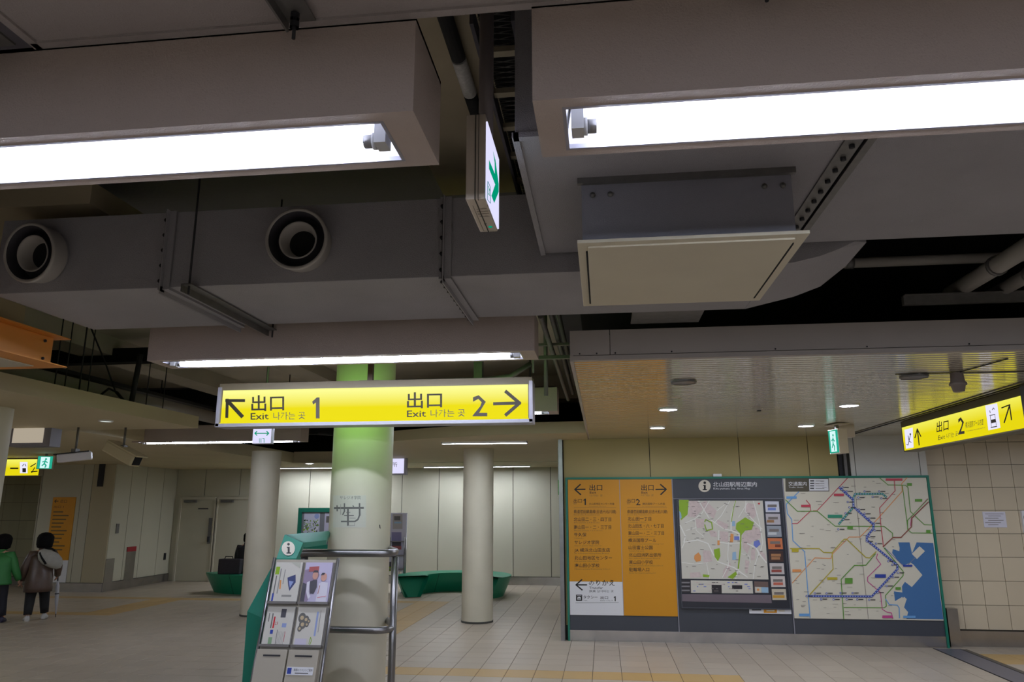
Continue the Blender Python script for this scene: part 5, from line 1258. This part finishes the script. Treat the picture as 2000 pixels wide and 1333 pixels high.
for x in (-5.38, -4.56): bm = bmesh.new(); tube(bm, [(x, 16.98, 0), (x, 16.98, .5)], .02, 8); tube(bm, [(x, 16.86, 0), (x, 16.98, .03)], .015, 8); obj('leg', bm, m_white, t)
p = at(792, 1050, Y=16.9); q = at(786, 1120, Y=16.9); bm = bmesh.new(); tube(bm, [(p.x, 16.9, 0), (p.x, 16.9, p.z)], .03, 10); tag(obj('crowd_post', bm, m_steel), 'slim steel post right of the leaflet rack', 'post')

# =================================================================== PEOPLE
def skin_mesh(vs, es, sub=2):
    me = bpy.data.meshes.new('s'); me.from_pydata([v[0] for v in vs], es, []); o = bpy.data.objects.new('s', me); COL.objects.link(o)
    md = o.modifiers.new('k', 'SKIN')
    for i, v in enumerate(vs):
        d = me.skin_vertices[0].data[i]; r = v[1]; d.radius = (r, r) if not isinstance(r, tuple) else r; d.use_root = (i == 0)
    sb = o.modifiers.new('s', 'SUBSURF'); sb.levels = sub; sb.render_levels = sub
    bpy.context.view_layer.update()
    m2 = bpy.data.meshes.new_from_object(o.evaluated_get(bpy.context.evaluated_depsgraph_get()))
    bpy.data.objects.remove(o); bpy.data.meshes.remove(me)
    return m2


m_skin = mat('skin', (196, 150, 124), .55); m_hair = mat('black hair', (12, 10, 12), .85, var=.3, vscale=40, spec=.2)


def head_shape(bm, c, r, yaw=0):
    """head with brow, nose, mouth, ears; faces +Y"""
    c = Vector(c)
    prof = [(-1.22, .30, .32, .10), (-1.05, .52, .60, .10), (-.75, .70, .80, .06), (-.35, .80, .92, .02), (.05, .86, .98, 0), (.45, .84, .98, -.03), (.8, .68, .80, -.06), (1.02, .42, .5, -.06), (1.12, .12, .15, -.06)]
    rings = [[tuple(c + Vector((r * rx * math.cos(a), r * ry * math.sin(a) + r * oy, r * z))) for a in [2 * PI * k / 16 for k in range(16)]] for z, rx, ry, oy in prof]
    loft(bm, rings)
    loft(bm, [[tuple(c + Vector((sx * r * w, r * (.9 + d), r * z))) for sx in (-1, 1, 1, -1)] if False else [tuple(c + Vector((x * r, r * (.9 + d), r * z))) for x in (-w, w)] + [tuple(c + Vector((x * r, r * .8, r * z))) for x in (w, -w)] for z, w, d in ((.1, .06, .04), (-.15, .12, .2), (-.28, .15, .16), (-.32, .1, .02))], smooth=False)
    for s in (-1, 1):
        loft(bm, [[tuple(c + Vector((s * r * (.84 + dx), r * (-.05 + .14 * math.cos(a)), r * (-.05 + .24 * math.sin(a))))) for a in [2 * PI * k / 8 for k in range(8)]] for dx in (0, .12)])


def finger_hand(bm, wrist, d, side, palm_n, scale=1.0):
    """palm with five tapered bent fingers hanging along d"""
    wv = Vector(wrist); d = Vector(d).normalized(); s = Vector(side).normalized(); n = Vector(palm_n).normalized()
    L = .075 * scale
    loft(bm, [[tuple(wv + d * t_ + s * x * w_ + n * y * .012) for x, y in ((-1, -1), (1, -1), (1, 1), (-1, 1))] for t_, w_ in ((-.01, .02), (.03 * scale, .034 * scale), (L, .036 * scale))])
    for i, ln in enumerate((.062, .072, .067, .052)):
        o = wv + d * L * .92 + s * (-.027 + .018 * i) * scale
        pts = [o, o + d * ln * .45 * scale + n * .006, o + d * ln * .75 * scale + n * .020, o + d * ln * .95 * scale + n * .036]
        tube(bm, pts, .008, 6, radii=[.0088, .0082, .0074, .006])
    o = wv + d * .022 - s * .03 * scale
    tube(bm, [o, o + d * .03 - s * .018 + n * .008, o + d * .058 - s * .02 + n * .018], .009, 6, radii=[.011, .0095, .007])


def standing(loc, rz, label, coat_m, trouser_m, shoe_m, J, coat_hem=.50, coat_label=None, hair_r=1.0, coat_w=.235):
    t = thing('person', label, 'person', loc, rz)
    V = [(J['pel'], .11), (J['spine'], .115), (J['chest'], .13), (J['neck'], .048), (J['headb'], .055),
         (J['shL'], .055), (J['elL'], .040), (J['wrL'], .028), (J['shR'], .055), (J['elR'], .040), (J['wrR'], .028),
         (J['hipL'], .085), (J['knL'], .058), (J['anL'], .038), (J['toL'], .034), (J['hipR'], .085), (J['knR'], .058), (J['anR'], .038), (J['toR'], .034)]
    E_ = [(0, 1), (1, 2), (2, 3), (3, 4), (2, 5), (5, 6), (6, 7), (2, 8), (8, 9), (9, 10), (0, 11), (11, 12), (12, 13), (13, 14), (0, 15), (15, 16), (16, 17), (17, 18)]
    me = skin_mesh(V, E_)
    bm = bmesh.new(); bm.from_mesh(me); bpy.data.meshes.remove(me)
    hc = Vector(J['headb']) + Vector((0, .02, .09)); head_shape(bm, hc, .088)
    for s, el, wr in ((-1, 'elL', 'wrL'), (1, 'elR', 'wrR')):
        d = (Vector(J[wr]) - Vector(J[el])).normalized(); finger_hand(bm, J[wr], d, (0, 1, 0), (-s, 0, 0), .95)
    o = obj('body', bm, m_skin, None, fix=False); o.parent = t
    for p in o.data.polygons: p.use_smooth = True
    # features
    bm = bmesh.new()
    for s in (-1, 1): lathe(bm, [(0, .082), (.008, .081), (.012, .076)], 10, 'Y', tuple(hc + Vector((s * .03, 0, .008))))
    o = obj('eyes', bm, m_black); o.parent = t
    bm = bmesh.new(); loft(bm, [ell(hc.x, hc.y + .078, hc.z - .05, .022, .006, 8), ell(hc.x, hc.y + .080, hc.z - .056, .018, .006, 8)]); o = obj('mouth', bm, mat('lips', (160, 90, 84), .5)); o.parent = t
    # hair: bob covering back and sides
    bm = bmesh.new(); rings = []
    for z, rx, ry, oy in ((-.105, .062, .05, -.035), (-.09, .094, .075, -.03), (-.05, .104, .092, -.026), (.0, .108, .102, -.022), (.05, .106, .106, -.016), (.085, .088, .092, -.012), (.108, .055, .06, -.01), (.118, .015, .02, -.01)):
        rings.append([(hc.x + hair_r * rx * math.cos(a) * (1 + .03 * math.sin(5 * a + z * 40)), hc.y + oy + hair_r * ry * math.sin(a) * (.55 if math.sin(a) > 0 and z < .03 else 1), hc.z + hair_r * z) for a in [2 * PI * k / 20 for k in range(20)]])
    loft(bm, rings); o = obj('hair', bm, m_hair); o.parent = t
    # trousers
    bm = bmesh.new()
    for h, k_, a in (('hipL', 'knL', 'anL'), ('hipR', 'knR', 'anR')):
        P_ = [Vector(J[h]) + Vector((0, 0, .05)), Vector(J[h]).lerp(Vector(J[k_]), .5), Vector(J[k_]), Vector(J[k_]).lerp(Vector(J[a]), .6), Vector(J[a]) + Vector((0, 0, .01))]
        tube(bm, P_, .09, 14, radii=[.105, .098, .080, .070, .062])
    o = obj('trousers', bm, trouser_m); o.parent = t
    # coat: torso loft plus sleeves
    ch = Vector(J['chest']); pe = Vector(J['pel']); nk = Vector(J['neck'])
    lo = Vector((pe.x, pe.y - .01, coat_hem))
    def quilt(r, k): return r * (1 + .02 * ((k % 2) * 2 - 1))
    rings = []
    prof = [(lo, coat_w, .17), (lo.lerp(pe, .3), coat_w * .98, .17), (lo.lerp(pe, .65), coat_w * .94, .168), (pe, coat_w * .9, .16), (pe.lerp(ch, .25), coat_w * .86, .15), (pe.lerp(ch, .5), coat_w * .86, .152), (pe.lerp(ch, .75), coat_w * .88, .155), (ch, coat_w * .9, .15), (ch.lerp(nk, .35), coat_w * .82, .13), (ch.lerp(nk, .62), coat_w * .62, .105), (ch.lerp(nk, .85), .085, .08), (nk + Vector((0, 0, .03)), .072, .072)]
    for k, (c_, a_, b_) in enumerate(prof): rings.append([tuple(Vector(p)) for p in ell(c_.x, c_.y, c_.z, quilt(a_, k), quilt(b_, k), 20)])
    bm = bmesh.new(); loft(bm, rings)
    for sh, el, wr in (('shL', 'elL', 'wrL'), ('shR', 'elR', 'wrR')):
        S, E2, W = Vector(J[sh]), Vector(J[el]), Vector(J[wr]); inn_ = ch.lerp(S, .5)
        pts = [inn_, S, S.lerp(E2, .33), S.lerp(E2, .66), E2, E2.lerp(W, .33), E2.lerp(W, .66), W]; tube(bm, pts, .05, 12, radii=[.085, .082, .072, .070, .064, .062, .054, .05])
    o = obj('coat', bm, coat_m); o.parent = t
    # shoes
    for a, to in (('anL', 'toL'), ('anR', 'toR')):
        A_, T_ = Vector(J[a]), Vector(J[to]); d = (T_ - A_); d.z = 0; d.normalize(); s = Vector((d.y, -d.x, 0)); zf = min(A_.z - .065, T_.z - .035)
        rings = []
        for u, w_, h_ in ((-.06, .02, .05), (-.05, .036, .085), (0, .042, .095), (.06, .046, .07), (.12, .05, .05), (.165, .04, .035), (.185, .015, .02)):
            c_ = Vector((A_.x, A_.y, 0)) + d * u; zz = zf
            rings.append([tuple(c_ + s * (w_ * x) + Vector((0, 0, zz + h_ * z))) for x, z in ((-1, 0), (1, 0), (1, .5), (.6, 1), (-.6, 1), (-1, .5))])
        bm = bmesh.new(); loft(bm, rings); o = obj('shoe', bm, shoe_m); o.parent = t
    return t


J1 = dict(pel=(0, 0, .72), spine=(0, .03, .90), chest=(0, .07, 1.04), neck=(0, .13, 1.15), headb=(0, .17, 1.21), shL=(-.16, .07, 1.07), elL=(-.235, .02, .86), wrL=(-.26, .08, .66),
          shR=(.16, .07, 1.07), elR=(.26, .0, .88), wrR=(.25, .15, .72), hipL=(-.08, 0, .68), knL=(-.10, .04, .38), anL=(-.10, -.02, .09), toL=(-.12, .10, .035),
          hipR=(.08, 0, .68), knR=(.10, .10, .40), anR=(.13, .12, .10), toR=(.14, .24, .045))
m_coat = mat('brown quilted coat', (84, 66, 56), .38, var=.12, vscale=14); m_tr = mat('black trousers', (20, 20, 22), .8); m_shoe = mat('white sneakers', (186, 184, 180), .6)
p1 = at(66, 1213, Z=0)
per = standing((p1.x, p1.y, 0), math.radians(34), 'person in a brown quilted coat walking away with a grey shoulder bag and umbrella', m_coat, m_tr, m_shoe, J1, .47, hair_r=1.22, coat_w=.218)
# green jacket person
p2 = at(-14, 1220, Z=0)
J2 = {k: tuple(v) for k, v in J1.items()}; J2.update(elR=(.24, .05, .86), wrR=(.30, .12, .68), elL=(-.22, .05, .86), wrL=(-.24, .12, .68))
standing((p2.x - .06, p2.y, 0), math.radians(30), 'person in a green jacket at the left edge of the picture', mat('green jacket', (54, 128, 66), .6, var=.08, vscale=10), mat('dark trousers', (34, 34, 44), .8), mat('dark shoes', (40, 36, 60), .6), J2, .62, hair_r=1.15)
# bag on the first person's back, hanging from the right shoulder
t = thing('shoulder_bag', 'grey shoulder bag on the back of the brown-coated person', 'bag', per.location, per.rotation_euler.z)
bm = bmesh.new(); rings = []
for u, w_, h_ in ((-.17, .02, .02), (-.155, .07, .06), (-.1, .11, .09), (0, .125, .10), (.1, .115, .09), (.16, .07, .06), (.175, .02, .02)):
    rings.append([(.13 + u * 1.1, -.16 + .07 * math.sin(a) * (h_ / .1) , 1.01 + w_ * 1.15 * math.cos(a) - u * .45) for a in [2 * PI * k / 14 for k in range(14)]])
loft(bm, rings); o = obj('bag_body', bm, mat('grey bag nylon', (160, 158, 150), .6, var=.06, vscale=20)); o.parent = t
bm = bmesh.new(); tube(bm, [(-.06, -.10, 1.06), (.0, .0, 1.17), (.12, .06, 1.17), (.17, -.02, 1.14), (.20, -.10, 1.03)], .016, 8); tube(bm, [(-.03, -.19, 1.12), (.02, -.215, 1.02), (.08, -.21, .93)], .018, 8); o = obj('strap', bm, m_black); o.parent = t
# furled umbrella in the right hand
t = thing('umbrella', 'furled white umbrella held like a cane by the brown-coated person', 'umbrella', per.location, per.rotation_euler.z)
u0 = Vector((.26, .17, .70)); u1 = Vector((.30, .20, .012))
bm = bmesh.new(); tube(bm, [u0.lerp(u1, .12), u0.lerp(u1, .25), u0.lerp(u1, .55), u0.lerp(u1, .92)], .03, 12, radii=[.014, .032, .030, .010]); o = obj('canopy', bm, mat('umbrella white', (190, 190, 196), .5)); o.parent = t
bm = bmesh.new(); tube(bm, [u0 + Vector((0, -.05, .02)), u0 + Vector((0, -.03, .05)), u0 + Vector((0, 0, .04)), u0, u0.lerp(u1, .15)], .009, 8); tube(bm, [u0.lerp(u1, .9), u1], .006, 8); o = obj('shaft', bm, m_dark); o.parent = t
bm = bmesh.new(); tube(bm, [u0.lerp(u1, .42), u0.lerp(u1, .44)], .034, 12); o = obj('tie_strap', bm, m_dark); o.parent = t

# seated person behind the left column
JS = dict(pel=(0, 0, .52), spine=(0, .02, .70), chest=(0, .05, .92), neck=(0, .08, 1.06), headb=(0, .10, 1.11), shL=(-.17, .05, .97), elL=(-.23, .12, .74), wrL=(-.12, .30, .62), shR=(.17, .05, .97), elR=(.23, .12, .74), wrR=(.12, .30, .62),
          hipL=(-.09, .05, .50), knL=(-.11, .42, .48), anL=(-.11, .46, .09), toL=(-.11, .58, .04), hipR=(.09, .05, .50), knR=(.11, .42, .48), anR=(.11, .46, .09), toR=(.11, .58, .04))
q = at(477, 1122, Y=16.5)
standing((q.x, 16.5, 0), math.radians(8), 'person in black sitting on the left bench, mostly hidden by the column', mat('black coat', (20, 20, 26), .7), m_tr, mat('dark shoes', (40, 36, 60)), JS, .44)
a = at(430, 1092, Y=16.3); b = at(462, 1122, Y=16.3)
t = thing('handbag', 'dark grey bag standing on the bench beside the seated person', 'bag', ((a.x + b.x) / 2, 16.35, .42))
bm = bmesh.new(); box(bm, a.x, b.x + .1, 16.22, 16.42, .422, a.z); obj('bag_body', bm, mat('dark striped fabric', (48, 44, 50), .8, var=.2, vscale=60), t, bevel=.02)
bm = bmesh.new(); xm = (a.x + b.x) / 2; tube(bm, [(xm - .1, 16.3, a.z - .01), (xm - .08, 16.3, a.z + .05), (xm + .08, 16.3, a.z + .05), (xm + .1, 16.3, a.z - .01)], .01, 8); obj('handle', bm, m_black, t)
